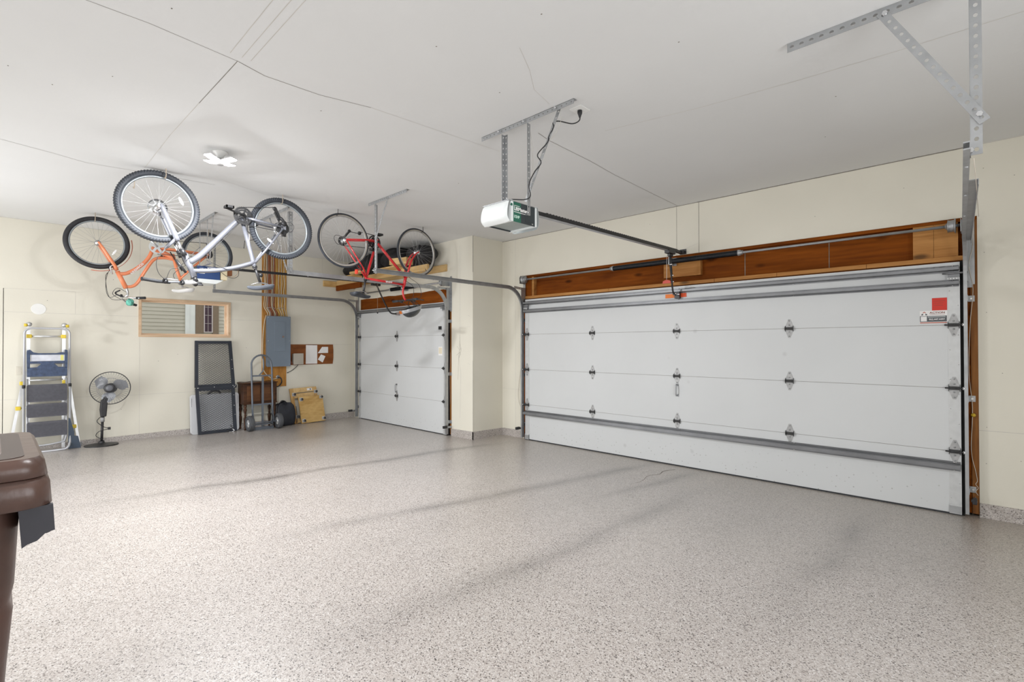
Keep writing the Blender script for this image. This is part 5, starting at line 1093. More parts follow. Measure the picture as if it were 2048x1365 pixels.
for yy in (3.325, 3.69):
    for zz in (1.10, 1.52, 1.93): ep.part('cover_screw', MB().lathe((XL+.105, yy, zz), (1, 0, 0), [(.006, 0), (.006, .003), (0, .004)], 8), CHROME)
CAB = {'white': pm('cream_cable', (.66, .58, .42), .5), 'yellow': pm('yellow_cable', (.62, .38, .10), .5), 'brown': pm('reddish_brown_cable', (.30, .10, .05), .5), 'grey': pm('grey_cable', (.42, .38, .33), .5)}
seq = ['white', 'white', 'grey', 'brown', 'brown', 'white', 'grey', 'brown', 'yellow', 'yellow', 'white', 'yellow', 'white', 'yellow', 'white', 'yellow']
rnd = random.Random(4)
for i, c in enumerate(seq):
    y = 3.285+i*.0243; r = .0065 if c != 'brown' else .009
    pts = [(XL+.012+r+.001, y+rnd.uniform(-.008, .008), H)]+[(XL+.012+r+.001+rnd.uniform(0, .010), y+rnd.uniform(-.006, .006), z) for z in (2.95, 2.75, 2.55, 2.4, 2.25, 2.12)]
    yt = 3.34+(y-3.285)*.92
    pts += [(XL+.03, yt+rnd.uniform(-.01, .01), 2.02), (XL+.04, yt, 1.955)]
    word = {'white': 'cream', 'yellow': 'amber yellow', 'brown': 'reddish brown', 'grey': 'greyish'}[c]
    single('electrical_cable', MB().tube(bez(pts, 4), r, 8), CAB[c], word+' cable running down the plywood board into the breaker panel', 'cable', (XL+.02, y, 1.96), 'cables above the breaker panel, '+word)
stp = Thing('cable_staple_strap', 'row of metal staples tying the cables just above the breaker panel', 'cable straps', (XL+.02, 3.5, 2.1))
for k, (ya, yb_) in enumerate(((3.33, 3.47), (3.50, 3.62))):
    stp.part('strap', MB().tube(bez([(XL+.035, ya, 2.10), (XL+.042, (ya+yb_)/2, 2.115), (XL+.035, yb_, 2.095)], 4), .004, 6), CHROME)
LC = MB().tube(bez([(XL+.045, 3.31, 1.975), (XL+.03, 3.285, 1.85), (XL+.02, 3.265, 1.6), (XL+.02, 3.26, 1.3), (XL+.025, 3.262, 1.1), (XL+.03, 3.275, 1.0), (XL+.04, 3.33, .915), (XL+.05, 3.42, .845), (XL+.04, 3.50, .85)], 6), .007, 8)
single('electrical_cable', LC, CAB['white'], 'long cream cable looping down the left edge of the breaker panel', 'cable', (XL+.03, 3.3, .84))
single('appliance_cord', MB().tube(bez([(XL+.03, 3.505, .875), (XL+.05, 3.56, .85), (XL+.06, 3.57, .78), (XL+.06, 3.52, .71), (XL+.05, 3.44, .70)], 6), .010, 8), RUBBER, 'thick dark cord curling below the round outlet under the breaker panel', 'cord', (XL+.03, 3.53, .70))
single('round_outlet', MB().lathe((XL+.012, 3.522, .873), (1, 0, 0), [(.0, 0), (.034, 0), (.032, .010), (.0, .012)], 20), GALV, 'small round metal outlet on the plywood below the breaker panel', 'outlet', (XL+.012, 3.522, .84))
BROWNB = wood('brown_hardboard', (.15, .045, .010), (.30, .10, .025), 'y', 4, .55, False, .3)
single('hardboard_strip', MB().prism([(3.712, 1.078), (4.558, 1.082), (4.572, 1.20), (4.572, 1.35), (4.562, 1.455), (3.712, 1.458)], (XL, 0, 0), (0, 1, 0), (0, 0, 1), (1, 0, 0), .008), BROWNB, 'brown hardboard strip on the wall to the right of the breaker panel', 'board', (XL, 4.14, 1.08))
jb = Thing('junction_box', 'small beige grey junction box on the brown hardboard strip', 'junction box', (XL+.03, 3.86, 1.075))
jb.part('box', MB().box(XL+.008, XL+.085, 3.775, 3.945, 1.095, 1.285), pm('beige_grey_box', (.44, .41, .35), .5), bv=.006)
jb.part('box_cover', MB().box(XL+.085, XL+.093, 3.768, 3.952, 1.088, 1.292), pm('beige_grey_box', (.44, .41, .35), .5), bv=.004)
m = MB()
for k in range(4): m.tube(bez([(XL+.02, 3.715, 1.20-.02*k), (XL+.05, 3.745, 1.14-.01*k), (XL+.03, 3.79, 1.10)], 4), .003, 5)
jb.part('wires', m, CAB['brown'])
jb.part('lead', MB().tube(bez([(XL+.04, 3.88, 1.095), (XL+.03, 3.85, 1.05), (XL+.012, 3.78, .985), (XL+.008, 3.705, .945)], 5), .005, 8).box(XL, XL+.012, 3.69, 3.71, .935, .950), BLACK)
single('paper_notice', MB().prism([(0, 0), (.221, -.003), (.221, .348), (.004, .350)], (XL+.009, 4.027, 1.094), (0, 1, 0), (0, 0, 1), (1, 0, 0), .0012), PAPER, 'tall white paper sheet pinned in the middle of the brown hardboard strip', 'paper', (XL+.009, 4.14, 1.094))
single('paper_notice', MB().prism([(0, 0), (.205, .004), (.205, .120), (.085, .120)], (XL+.009, 4.258, 1.290), (0, 1, 0), (0, 0, 1), (1, 0, 0), .0012), PAPER, 'white paper with a cut corner, upper right on the brown hardboard strip', 'paper', (XL+.009, 4.36, 1.29))
single('paper_notice', MB().prism([(0, .06), (.095, 0), (.150, .120), (.062, .158)], (XL+.009, 4.260, 1.110), (0, 1, 0), (0, 0, 1), (1, 0, 0), .0012), PAPER, 'small tilted white paper, lower right on the brown hardboard strip', 'paper', (XL+.009, 4.33, 1.11))
single('cover_disc', MB().lathe((XL, .415, 1.930), (1, 0, 0), [(0, 0), (.074, 0), (.072, .004), (0, .005)], 40, smooth=False), WHITE, 'round white blank cover plate on the back wall above the ladders', 'cover plate', (XL, .415, 1.85))
single('wall_outlet', MB().box(XL, XL+.006, .205, .275, 1.05, 1.165).box(XL+.006, XL+.008, .225, .255, 1.07, 1.10).box(XL+.006, XL+.008, .225, .255, 1.115, 1.145), pm('ivory_plate', (.66, .62, .53), .5), 'ivory wall outlet behind the ladders', 'outlet', (XL, .24, 1.05), bv=.001)

# ------------------------------------------------------------------ step stool in front of the folding ladder
za = zf(.5); lx0, lx1 = -8.88, -9.02         # foot and top of the leaning stool
def LX(z): return lx0+(lx1-lx0)*(z/1.7)
GT = pm('grey_tube_enamel', (.52, .53, .56), .35, .4, var=.03); STEP = pm('charcoal_tread', (.09, .09, .105), .7, var=.12, scale=30); NAVY = pm('scuffed_navy_plastic', (.042, .065, .125), .55, var=.35, scale=22)
ss = Thing('step_stool', 'folded grey tube step stool with three charcoal steps and a blue tray', 'step stool', (-8.9, .49, za))
ya_, yb_ = .276, .716
def arch(y0, y1, z0, z1, r, dx=0):
    P = [(LX(z0)+dx, y0, z0)]
    for k in range(7): a = PI-PI/2*k/6; P.append((LX(z1)+dx, y0+r+r*math.cos(a), z1-r+r*math.sin(a)))
    for k in range(7): a = PI/2-PI/2*k/6; P.append((LX(z1)+dx, y1-r+r*math.cos(a), z1-r+r*math.sin(a)))
    P.append((LX(z0)+dx, y1, z0)); return P
ss.part('hand_rail', MB().tube(arch(ya_, yb_, .88, 1.668, .07), .0125, 12), GT)
P = arch(ya_-.005, yb_+.003, .90, .90, .0)[:0]
low = [(LX(.90), ya_-.006, .90), (LX(.2), ya_-.004, .12), (lx0+.03, ya_+.02, za+.035), (lx0+.035, ya_+.08, za+.0135), (lx0+.035, yb_-.08, za+.0135), (lx0+.03, yb_-.02, za+.04), (LX(.2), yb_+.002, .14), (LX(.90), yb_+.003, .90)]
ss.part('front_frame', MB().tube([low[0]]+bez(low[1:7], 5)+[low[7]], .0135, 12), GT)
ss.part('rear_frame', MB().tube([(LX(1.0)-.05, ya_+.03, 1.0), (LX(.2)-.07, ya_+.03, .15)]+bez([(LX(.2)-.06, ya_+.05, .125), (LX(.2)-.04, .5, .130), (LX(.2)-.06, yb_-.05, .150)], 4)+[(LX(.2)-.07, yb_-.03, .22), (LX(1.0)-.05, yb_-.03, 1.0)], .011, 10), GT)
for yy in (ya_-.004, yb_+.002): ss.part('tube_joint', MB().tube([(LX(.88), yy, .885), (LX(.92), yy, .925)], .0165, 12), BLACK)
for z0, z1, x in ((.700, .925, 0.012), (.500, .672, .0), (.245, .442, .002)):
    m = MB()
    def rr(y0, y1, z0, z1, r, n=4):
        P = []
        for cx, cz, a0 in ((y1-r, z1-r, 0), (y0+r, z1-r, PI/2), (y0+r, z0+r, PI), (y1-r, z0+r, 1.5*PI)):
            for k in range(n+1): P.append((cx+r*math.cos(a0+PI/2*k/n), cz+r*math.sin(a0+PI/2*k/n)))
        return P
    m.prism(rr(.300, .692, z0, z1, .022), (LX((z0+z1)/2)+x+.012, 0, 0), (0, 1, 0), (-.08, 0, 1), (1, 0, 0), .022)
    for k in range(int((z1-z0-.03)/.010)):
        zz = z0+.018+k*.010; m.box(LX((z0+z1)/2)+x+.0335-.08*zz, LX((z0+z1)/2)+x+.0365-.08*zz, .312, .680, zz, zz+.004)
    ss.part('step', m, STEP)
tp = MB(); xx = LX(1.2)+.010
prf = lambda P, t=.022, m_=None: (m_ or tp).prism(P, (xx, 0, 0), (0, 1, 0), (0, 0, 1), (1, 0, 0), t)
prf([(.302, 1.03), (.688, 1.03), (.690, 1.15), (.60, 1.155), (.555, 1.205), (.44, 1.205), (.395, 1.155), (.300, 1.15)])
prf([(.300, 1.14), (.328, 1.14), (.330, 1.32), (.328, 1.384), (.30, 1.376), (.296, 1.35)]); prf([(.692, 1.14), (.664, 1.14), (.662, 1.32), (.664, 1.386), (.69, 1.378), (.694, 1.35)])
prf([(.325, 1.20), (.667, 1.20), (.667, 1.232), (.325, 1.232)]); prf([(.325, 1.318), (.667, 1.318), (.667, 1.345), (.630, 1.350), (.58, 1.338), (.41, 1.338), (.36, 1.350), (.325, 1.388)])
ss.part('tool_tray', tp, NAVY, bv=.003)
ss.part('tray_label', MB().box(xx+.004, xx+.010, .333, .662, 1.234, 1.317), pm('pale_tray_label', (.62, .64, .70), .5, var=.15, scale=12)); ss.part('tray_badge', MB().box(xx+.010, xx+.011, .622, .652, 1.24, 1.312), pm('yellow_badge', (.72, .68, .20), .5))
fld = MB().prism([(0, 0), (.13, 0), (.10, .16), (.06, .17), (.06, .22), (.02, .40), (0, .42)], (lx0-.01, .70, za+.002), (0, 1, 0), (0, 0, 1), (-1, 0, 0), .02)
ss.part('side_gusset', fld, pm('dark_blue_plastic', (.04, .06, .09), .5))

# ------------------------------------------------------------------ telescoping multi-position ladder behind it
YEL = pm('yellow_knob', (.78, .58, .05), .45)
la = Thing('folding_ladder', 'aluminium multi-position ladder with yellow locks, legs splayed behind the step stool', 'ladder', (-9.08, .49, za))
xl = -9.105
for y0, y1, nm in ((.316, .316, 0), (.662, .662, 0)):
    la.part('side_rail', MB().bar((xl+.02, y0, 1.70), (xl+.045, y1, za+.003), .036, .022, (1, 0, 0)), ALU)
la.part('splayed_leg', MB().bar((xl-.01, .288, 1.10), (xl+.02, .142, za+.003), .030, .020, (1, 0, 0)), ALU)
la.part('splayed_leg', MB().bar((xl-.01, .700, 1.10), (xl+.02, .828, za+.003), .030, .020, (1, 0, 0)), ALU)
la.part('leg_foot', MB().box(xl-.0, xl+.045, .118, .165, za, za+.05), pm('grey_foot', (.22, .22, .23), .6), bv=.004); la.part('leg_foot', MB().box(xl, xl+.045, .805, .855, za, za+.05), pm('grey_foot', (.22, .22, .23), .6), bv=.004)
for z in (1.562, 1.20, .98, .62, .36): la.part('rung', MB().tube([(xl+.03, .325, z), (xl+.03, .655, z)], .017, 12, flat=.8), ALU)
for y, z, d in ((.285, 1.708, -1), (.700, 1.705, 1)):
    la.part('hinge_joint', MB().lathe((xl+.035, y-d*-.0+d*-.035, z+.01), (1, 0, 0), [(0, 0), (.030, 0), (.030, .02), (0, .024)], 16).box(xl+.03, xl+.05, y-d*.035-.012, y-d*.035+.012, z-.06, z), ALU)
    la.part('lock_knob', MB().cyl((xl+.045, y-d*.02, z), (xl+.045, y+d*.012, z), .020, n=14), YEL)
for y, z in ((.322, 1.562), (.658, 1.562), (.262, .945), (.225, .62), (.672, .945), (.770, .325)):
    la.part('lock_clip', MB().box(xl+.012, xl+.058, y-.026, y+.026, z-.024, z+.024), YEL, bv=.006)
la.part('rung', MB().tube([(xl+.03, .235, .62), (xl+.03, .33, .62)], .012, 8), ALU)

# ------------------------------------------------------------------ pedestal fan
fx, fy = -8.93, 1.05; zb = zf(fy)
fn_ = Thing('pedestal_fan', 'black pedestal fan with pale translucent blades beside the ladders', 'fan', (fx, fy, zb))
fn_.part('base', MB().prism([(.19*math.cos(q*PI/12), .17*math.sin(q*PI/12)) for q in range(24)], (fx, fy, zb+.001), (0, 1, 0), (1, 0, 0), (0, 0, 1), .012).lathe((fx, fy, zb+.012), (0, 0, 1), [(.17, 0), (.10, .012), (.04, .022), (.03, .05), (0, .05)], 24), BLACK, bv=.002)
fn_.part('pole', MB().cyl((fx, fy, zb+.03), (fx, fy+.01, .40), .016, n=14).cyl((fx, fy+.01, .37), (fx, fy+.01, .43), .024, n=14, mat=1).cyl((fx, fy+.01, .42), (fx, fy+.015, .46), .018, n=14), [BLACK, pm('grey_collar', (.30, .30, .30), .5)])
fn_.part('control_neck', MB().prism([(-.032, 0), (.032, 0), (.042, .14), (.048, .26), (.02, .27), (-.03, .23), (-.042, .10)], (fx-.03, fy+.018, .44), (0, 1, 0), (0, 0, 1), (1, 0, 0), .06), BLACK, bv=.012)
hc_ = V(fx+.02, 1.140, .838); ax_ = V(.96, -.26, .06).normalized()
fn_.part('motor_housing', MB().lathe(hc_-ax_*.15, ax_, [(0, 0), (.045, .0), (.065, .03), (.07, .10), (.05, .115)], 20).tube([V(fx, fy+.03, .69), hc_-ax_*.08-V(0, 0, .05)], .022, 10), BLACK)
ga, gb_ = frame(ax_)
gd = MB()
for sgn in (-1, 1):
    for k in range(44):
        t = 2*PI*k/44; e = ga*math.cos(t)+gb_*math.sin(t); e2 = ga*math.cos(t+.25)+gb_*math.sin(t+.25)
        gd.tube([hc_+e*.055+ax_*(sgn*.062), hc_+e2*.14+ax_*(sgn*.058), hc_+e2*.205+ax_*(sgn*.035), hc_+e2*.224+ax_*(sgn*.004)], .0011, 4, cap=False)
    gd.torus(hc_+ax_*(sgn*.058), ax_, .14, .0014, 40, 4)
gu = fn_.part('guard', gd, STRUT)
fn_.part('guard_ring', MB().torus(hc_, ax_, .226, .0055, 64, 8), BLACK, gu)
fn_.part('hub_cap', MB().lathe(hc_+ax_*.058, ax_, [(0, .014), (.035, .014), (.048, .008), (.062, .006), (.066, 0), (.0, 0)], 28).lathe(hc_+ax_*.0725, ax_, [(0, .003), (.038, .003), (.04, 0)], 24, 1), [BLACK, pm('grey_emblem', (.12, .125, .14), .4)], gu)
BLADE = pm('smoky_blade', (.22, .235, .27), .25, var=.03, trans=.35)
for k in range(3):
    t0 = PI/2*1.05+k*2*PI/3
    def bf(a, b, t0=t0):
        r = .035+.165*a; w_ = .30+.42*math.sin(PI*min(1, a*1.1))*1.0; t = t0+(b-.5)*w_*1.9-(a*.35)
        return hc_+(ga*math.cos(t)+gb_*math.sin(t))*r+ax_*(.022*(b-.5)*2)
    fn_.part('blade', MB().grid(bf, 10, 8), BLADE)
fn_.part('power_cord', MB().tube(bez([(fx-.02, fy, .45), (fx, fy-.05, .38), (fx+.02, fy+.02, .30), (fx+.02, fy+.075, .27), (fx+.02, fy-.03, .24), (fx, fy-.06, .18), (fx+.02, fy, .13), (fx, fy+.03, .09), (fx-.01, fy, zb+.05)], 6), .0045, 6).box(fx+.01, fx+.04, fy+.065, fy+.095, .255, .29), BLACK)

# ------------------------------------------------------------------ mesh cargo ramp and the folding table behind it
FT = pm('white_table_plastic', (.60, .61, .63), .5, var=.02)
yt0, yt1 = 2.145, 2.842; zt = zf(2.4)
ft = Thing('folding_table', 'folded white plastic table with a black handle behind the mesh ramp', 'folding table', (-9.05, 2.48, zt))
def leanx(z, xb, xt, zt_): return xb+(xt-xb)*z/zt_
m = MB()
def rrect(y0, y1, z0, z1, r, n=5):
    P = []
    for cx, cz, a0 in ((y1-r, z1-r, 0), (y0+r, z1-r, PI/2), (y0+r, z0+r, PI), (y1-r, z0+r, 1.5*PI)):
        for k in range(n+1): P.append((cx+r*math.cos(a0+PI/2*k/n), cz+r*math.sin(a0+PI/2*k/n)))
    return P
for dx, t in ((0, .030), (.036, .030)): m.prism(rrect(yt0, yt1, zt+.001, .655, .045), (-9.060+dx, 0, 0), (0, 1, 0), (-.06, 0, 1), (1, 0, 0), t)
ft.part('table_top', m, FT, bv=.006)
ft.part('handle', MB().tube(bez([(-9.02, 2.385, .655), (-9.02, 2.42, .690), (-9.02, 2.475, .702), (-9.02, 2.53, .690), (-9.02, 2.565, .655)], 5), .016, 10, flat=.9), BLACK)
ft.part('table_edge_groove', MB().box(-9.032, -9.022, yt0+.01, yt0+.014, .06, .60).box(-9.032, -9.022, yt1-.02, yt1-.016, .06, .60), STRUT)
RK = pm('black_ramp_steel', (.028, .033, .045), .45, .3, var=.1)
zr = zf(2.5)
rp = Thing('cargo_ramp', 'black steel framed mesh cargo ramp leaning on the back wall', 'ramp', (-8.95, 2.5, zr))
def RX(z): return -8.925-(z/1.51)*.20
def rbar(mb, y0, z0, y1, z1, w_=.045, t=.035): mb.bar((RX(z0), y0, z0), (RX(z1), y1, z1), w_, t, (1, 0, 0))
def panel(z0, z1, ya, yb2, yc, yd, nm):
    m = MB(); rbar(m, ya, z0, yc, z1); rbar(m, yb2, z0, yd, z1)
    m.bar((RX(z0+.022), ya, z0+.022), (RX(z0+.022), yb2, z0+.022), .045, .035, (1, 0, 0)); m.bar((RX(z1-.022), yc, z1-.022), (RX(z1-.022), yd, z1-.022), .045, .035, (1, 0, 0))
    fr_ = rp.part(nm, m, RK)
    # expanded metal: diamond lattice
    m = MB(); sy, sz = .052, .030; W_ = yb2-ya
    def P(y, z):
        f = (z-z0)/(z1-z0); a = ya+(yc-ya)*f; b = yb2+(yd-yb2)*f; return V(RX(z)+.002, min(max(y, a), b), z)
    nz = int((z1-z0-.05)/sz)
    for sgn in (-1, 1):
        k = -int(W_/sy)-2
        while k < nz*1+int(W_/sy)+2:
            # line z = z0 + k*sz + sgn*(y-ya)*sz/sy  clipped to the panel
            pa, pb = None, None
            zc = z0+.03+k*sz
            y_at = lambda z: ya+(z-zc)*sy/sz*sgn
            zlo, zhi = z0+.03, z1-.03
            ys = sorted([(y_at(zlo), zlo), (y_at(zhi), zhi)])
            y1_, za1 = ys[0]; y2_, za2 = ys[1]
            lo = max(y1_, ya+.015); hi = min(y2_, yb2-.0)
            if hi-lo > .02:
                zz = lambda y: za1+(za2-za1)*(y-y1_)/(y2_-y1_)
                m.bar(P(lo, zz(lo)), P(hi, zz(hi)), .0052, .003, (1, 0, 0))
            k += 1
    rp.part('mesh_infill', m, RK, fr_)
panel(.765, 1.512, 2.222, 2.758, 2.245, 2.728, 'upper_frame')
panel(zr+.004, .755, 2.250, 2.758, 2.228, 2.748, 'lower_frame')
rp.part('hinge_bar', MB().box(RX(.76)-.02, RX(.76)+.026, 2.215, 2.80, .735, .785), RK, bv=.003)
m = MB()
for yy, zz in ((2.235, .76), (2.245, .76), (2.47, .765), (2.745, .775), (2.76, .75), (2.775, .765)): m.lathe((RX(.76)+.026, yy, zz), (1, 0, 0), [(.008, 0), (.008, .006), (0, .007)], 8)
for yy, zz in ((2.742, 1.20), (2.745, 1.05), (2.755, .45), (2.755, .62), (2.76, .30)): m.lathe((RX(zz)+.018, yy, zz), (1, 0, 0), [(.007, 0), (.007, .005), (0, .006)], 8)
rp.part('bolts', m, CHROME)
rp.part('latch_hook', MB().tube(bez([(RX(.1)+.03, 2.68, .14), (RX(.1)+.05, 2.70, .09), (RX(.1)+.05, 2.67, .06), (RX(.1)+.05, 2.62, .05)], 5), .006, 8).tube(bez([(RX(.1)+.03, 2.70, .075), (RX(.1)+.05, 2.73, .05), (RX(.1)+.04, 2.71, .03), (RX(.1)+.04, 2.66, .028)], 5), .005, 8, 1), [BLACK, CHROME])

# ------------------------------------------------------------------ antique sewing cabinet
zs = zf(3.1)
sc_ = Thing('sewing_cabinet', 'small dark wooden cabinet on turned legs behind the hand truck', 'cabinet', (-9.0, 3.1, zs))
cx0, cx1, cy0, cy1 = -9.155, -8.865, 2.862, 3.395
sc_.part('body', MB().box(cx0, cx1, cy0, cy1, .470, .795), WALNUT, bv=.006)
tpp = [(cy0-.015, .797), (cy0-.015, .812), (cy0+.03, .822), (2.98, .812), (3.05, .822), (3.13, .828), (3.21, .822), (3.28, .812), (cy1-.03, .822), (cy1+.015, .812), (cy1+.015, .797)]
sc_.part('top', MB().prism(tpp, (cx0-.0, 0, 0), (0, 1, 0), (0, 0, 1), (1, 0, 0), cx1-cx0+.015), WALNUT, bv=.003)
sc_.part('front_panel', MB().box(cx1, cx1+.008, cy0+.05, 3.12, .50, .765).box(cx1, cx1+.008, 3.135, cy1-.04, .50, .765), wood('walnut_panel', (.035, .014, .006), (.13, .055, .022), 'y', 6, .4, False), bv=.003)
sc_.part('base_moulding', MB().box(cx0, cx1+.006, cy0-.006, cy1+.006, .452, .472), WALNUT, bv=.003)
for x, y in ((cx1-.03, cy0+.035), (cx1-.03, cy1-.03), (cx0+.03, cy0+.035), (cx0+.03, cy1-.03)):
    sc_.part('leg', MB().lathe((x, y, zs), (0, 0, 1), [(0, 0), (.012, 0), (.018, .015), (.012, .035), (.015, .08), (.024, .16), (.026, .20), (.014, .235), (.020, .25), (.014, .265), (.018, .30), (.027, .34), (.016, .375), (.024, .39), (.022, .43), (0, .435)], 18), WALNUT)
# ------------------------------------------------------------------ hand truck
HT = pm('gunmetal_enamel', (.14, .16, .19), .4, .35, var=.08)
hx = -8.78; zh = zf(3.15)
ht = Thing('hand_truck', 'grey steel hand truck with a looped handle and two fat tyres', 'hand truck', (hx, 3.14, zh))
def HX(z): return hx-(z/1.29)*.10
y0, y1 = 2.985, 3.300; pts = [(HX(.18), y0, .12), (HX(.45), y0-.004, .45), (HX(1.0), y0-.006, 1.05)]
for k in range(1, 12): a = PI-PI*k/12; pts.append((HX(1.2), (y0+y1)/2+(y1-y0+.012)/2*math.cos(a), 1.10+.175*math.sin(a)))
pts += [(HX(1.0), y1+.006, 1.05), (HX(.45), y1+.004, .45), (HX(.18), y1, .12)]
ht.part('loop_frame', MB().tube(pts, .0145, 12), HT)
ht.part('centre_bar', MB().box(HX(.5)-.006, HX(.5)+.010, 3.128, 3.160, .06, .905), HT)
ht.part('second_handle', MB().tube(bez([(HX(.93), 3.10, .935), (HX(1.0)+.0, 3.165, 1.02), (HX(1.2)-.01, 3.18, 1.18), (HX(1.25), 3.15, 1.27)], 5), .011, 10), HT)
for z in (.925, .445, .115): ht.part('cross_bar', MB().box(HX(z)-.008, HX(z)+.010, y0-.004, y1+.004, z-.013, z+.013), HT)
ht.part('toe_plate', MB().box(hx-.19, hx-.02, 2.99, 3.30, zh+.001, zh+.008).box(hx-.025, hx-.012, 2.97, 3.32, zh+.001, zh+.05), HT)
ht.part('axle', MB().cyl((hx+.03, 2.88, zh+.128), (hx+.03, 3.42, zh+.128), .009, n=10), HT)
for yy in (y0, y1): ht.part('axle_brace', MB().bar((HX(.43), yy, .42), (hx+.03, yy+(.0), zh+.128), .022, .008, (0, 1, 0)), HT)
for yy, s_ in ((2.925, -1), (3.385, 1)):
    w_ = MB()
    c = V(hx+.03, yy, zh+.128)
    pr = [(.062, -.030), (.085, -.040), (.108, -.041), (.121, -.034), (.1265, -.022), (.1265, -.016), (.122, -.013), (.1275, -.009), (.1275, .009), (.122, .013), (.1265, .016), (.1265, .022), (.121, .034), (.108, .041), (.085, .040), (.062, .030)]
    w_.lathe(c, (0, 1, 0), pr, 36)
    wl_ = ht.part('tyre', w_, pm('ribbed_tyre', (.075, .078, .085), .7, var=.1))
    ht.part('wheel_rim', MB().lathe(c, (0, 1, 0), [(0, -.030), (.018, -.034), (.02, -.018), (.045, -.016), (.062, -.032), (.064, 0), (.062, .032), (.045, .016), (.02, .018), (.018, .034), (0, .030)], 24), pm('white_rim', (.60, .60, .60), .4, .2), wl_)
ht.part('strap', MB().tube(bez([(HX(.15)+.02, 3.26, .30), (HX(.15)+.03, 3.30, .20), (HX(.15)+.04, 3.25, .12), (HX(.15)+.04, 3.30, .09), (HX(.15)+.02, 3.24, .06)], 5), .006, 8), DARKM)
# ------------------------------------------------------------------ black bag and the two furniture dollies
def bagf(a, b, c=(-9.0, 3.575, zf(3.57)), w_=.185, d_=.105, h_=.405):
    th = 2*PI*a; ph = PI*b; k = abs(math.cos(th))**.3*(1 if math.cos(th) > 0 else -1); q = abs(math.sin(th))**.6*(1 if math.sin(th) > 0 else -1)
    s_ = max(0, math.sin(ph))**.22; z = .5-.5*math.cos(ph)
    top = .03*math.sin(7*th)*z**3
    return V(c[0]+d_*q*s_*(1-.35*z**2), c[1]+w_*k*s_*(1-.10*z**4), c[2]+.002+(h_+top)*z*(1-.10*(abs(k)**2)*z))
bg_ = Thing('carry_bag', 'black soft carry bag on the floor between the cabinet and the dollies', 'bag', (-9.0, 3.57, zf(3.57)))
bg_.part('bag_body', MB().grid(bagf, 40, 20), pm('black_nylon', (.014, .016, .024), .55, var=.3, scale=10, bump=.4, bscale=22))
bg_.part('carry_handle', MB().tube(bez([(-8.98, 3.49, .42), (-8.98, 3.52, .455), (-8.98, 3.57, .450), (-8.98, 3.60, .42)], 5), .009, 8), BLACK)
bg_.part('bag_strap', MB().tube(bez([(-8.90, 3.405, .40), (-8.885, 3.395, .25), (-8.89, 3.40, .08)], 5), .014, 8).tube(bez([(-8.89, 3.735, .35), (-8.88, 3.75, .2), (-8.89, 3.752, .05)], 5), .007, 8), BLACK)
def caster(th, p, n_, par=None):
    n_ = Vector(n_).normalized(); p = Vector(p); a, b = frame(n_)
    pl = MB().obox(p+n_*.002, V(0, .030, 0), n_.cross(V(0, 1, 0)).normalized()*.030, n_*.002)
    o = th.part('caster', pl.tube([p+n_*.004, p+n_*.02], .012, 10), ALU)
    c = p+n_*.045
    th.part('caster_fork', MB().obox(c+V(0, .014, 0), V(0, .0015, 0), n_*.022, n_.cross(V(0, 1, 0)).normalized()*.010).obox(c-V(0, .014, 0), V(0, .0015, 0), n_*.022, n_.cross(V(0, 1, 0)).normalized()*.010), STRUT, o)
    th.part('caster_wheel', MB().cyl(c-V(0, .010, 0), c+V(0, .010, 0), .0235, n=18), BLACK, o)
def dolly_frame(label, y0, z0, w_, h_, x, lean, roll, slats):
    th = Thing('furniture_dolly', label, 'dolly', (x, y0+w_/2, z0))
    U = V(-lean, -roll, 1).normalized(); Wd = V(0, 1, roll*.35).normalized(); Nn = Wd.cross(U).normalized()
    if Nn.x < 0: Nn = -Nn
    O = V(x, y0, z0)
    return th, O, U, Wd, Nn
th, O, U, Wd, Nn = dolly_frame('wooden dolly frame with casters, rear one of the two leaning boards', 3.772, zf(4)+.004, .50, .64, -9.035, .13, .105, True)
W2, H2 = .495, .640
m = MB().obox(O+Wd*.03+U*H2/2-Nn*.0, Wd*.030, U*H2/2, Nn*.016).obox(O+Wd*(W2-.03)+U*H2/2, Wd*.030, U*H2/2, Nn*.016)
th.part('side_board', m, wood('dolly_board', (.38, .20, .06), (.66, .43, .18), 'z', 6, .6, True, .2), bv=.003)
for u0 in (.05, .50, .60): th.part('cross_board', MB().obox(O+Wd*W2/2+U*u0, Wd*(W2/2-.06), U*.042, Nn*.012), PINE, bv=.002)
th.part('switch_plate', MB().obox(O+Wd*.36+U*.60+Nn*.014, Wd*.045, U*.020, Nn*.002).obox(O+Wd*.375+U*.60+Nn*.017, Wd*.008, U*.016, Nn*.001, 1), [PAPER, BLACK])
for a, b in ((.06, .53), (W2-.03, .545), (.07, .12)): caster(th, O+Wd*a+U*b+Nn*.016, Nn)
th, O, U, Wd, Nn = dolly_frame('square plywood dolly with four casters leaning in front of its twin', 3.868, zf(4.1)+.004, .44, .50, -8.965, .12, .085, False)
W2, H2 = .452, .488
th.part('board', MB().obox(O+Wd*W2/2+U*H2/2, Wd*W2/2, U*H2/2, Nn*.012), wood('golden_plywood', (.44, .25, .07), (.70, .48, .20), 'y', 3.2, .55, False, .35), bv=.003)
for a, b in ((.045, .44), (W2-.035, .45), (.045, .05), (W2-.035, .05)): caster(th, O+Wd*a+U*b+Nn*.012, Nn)

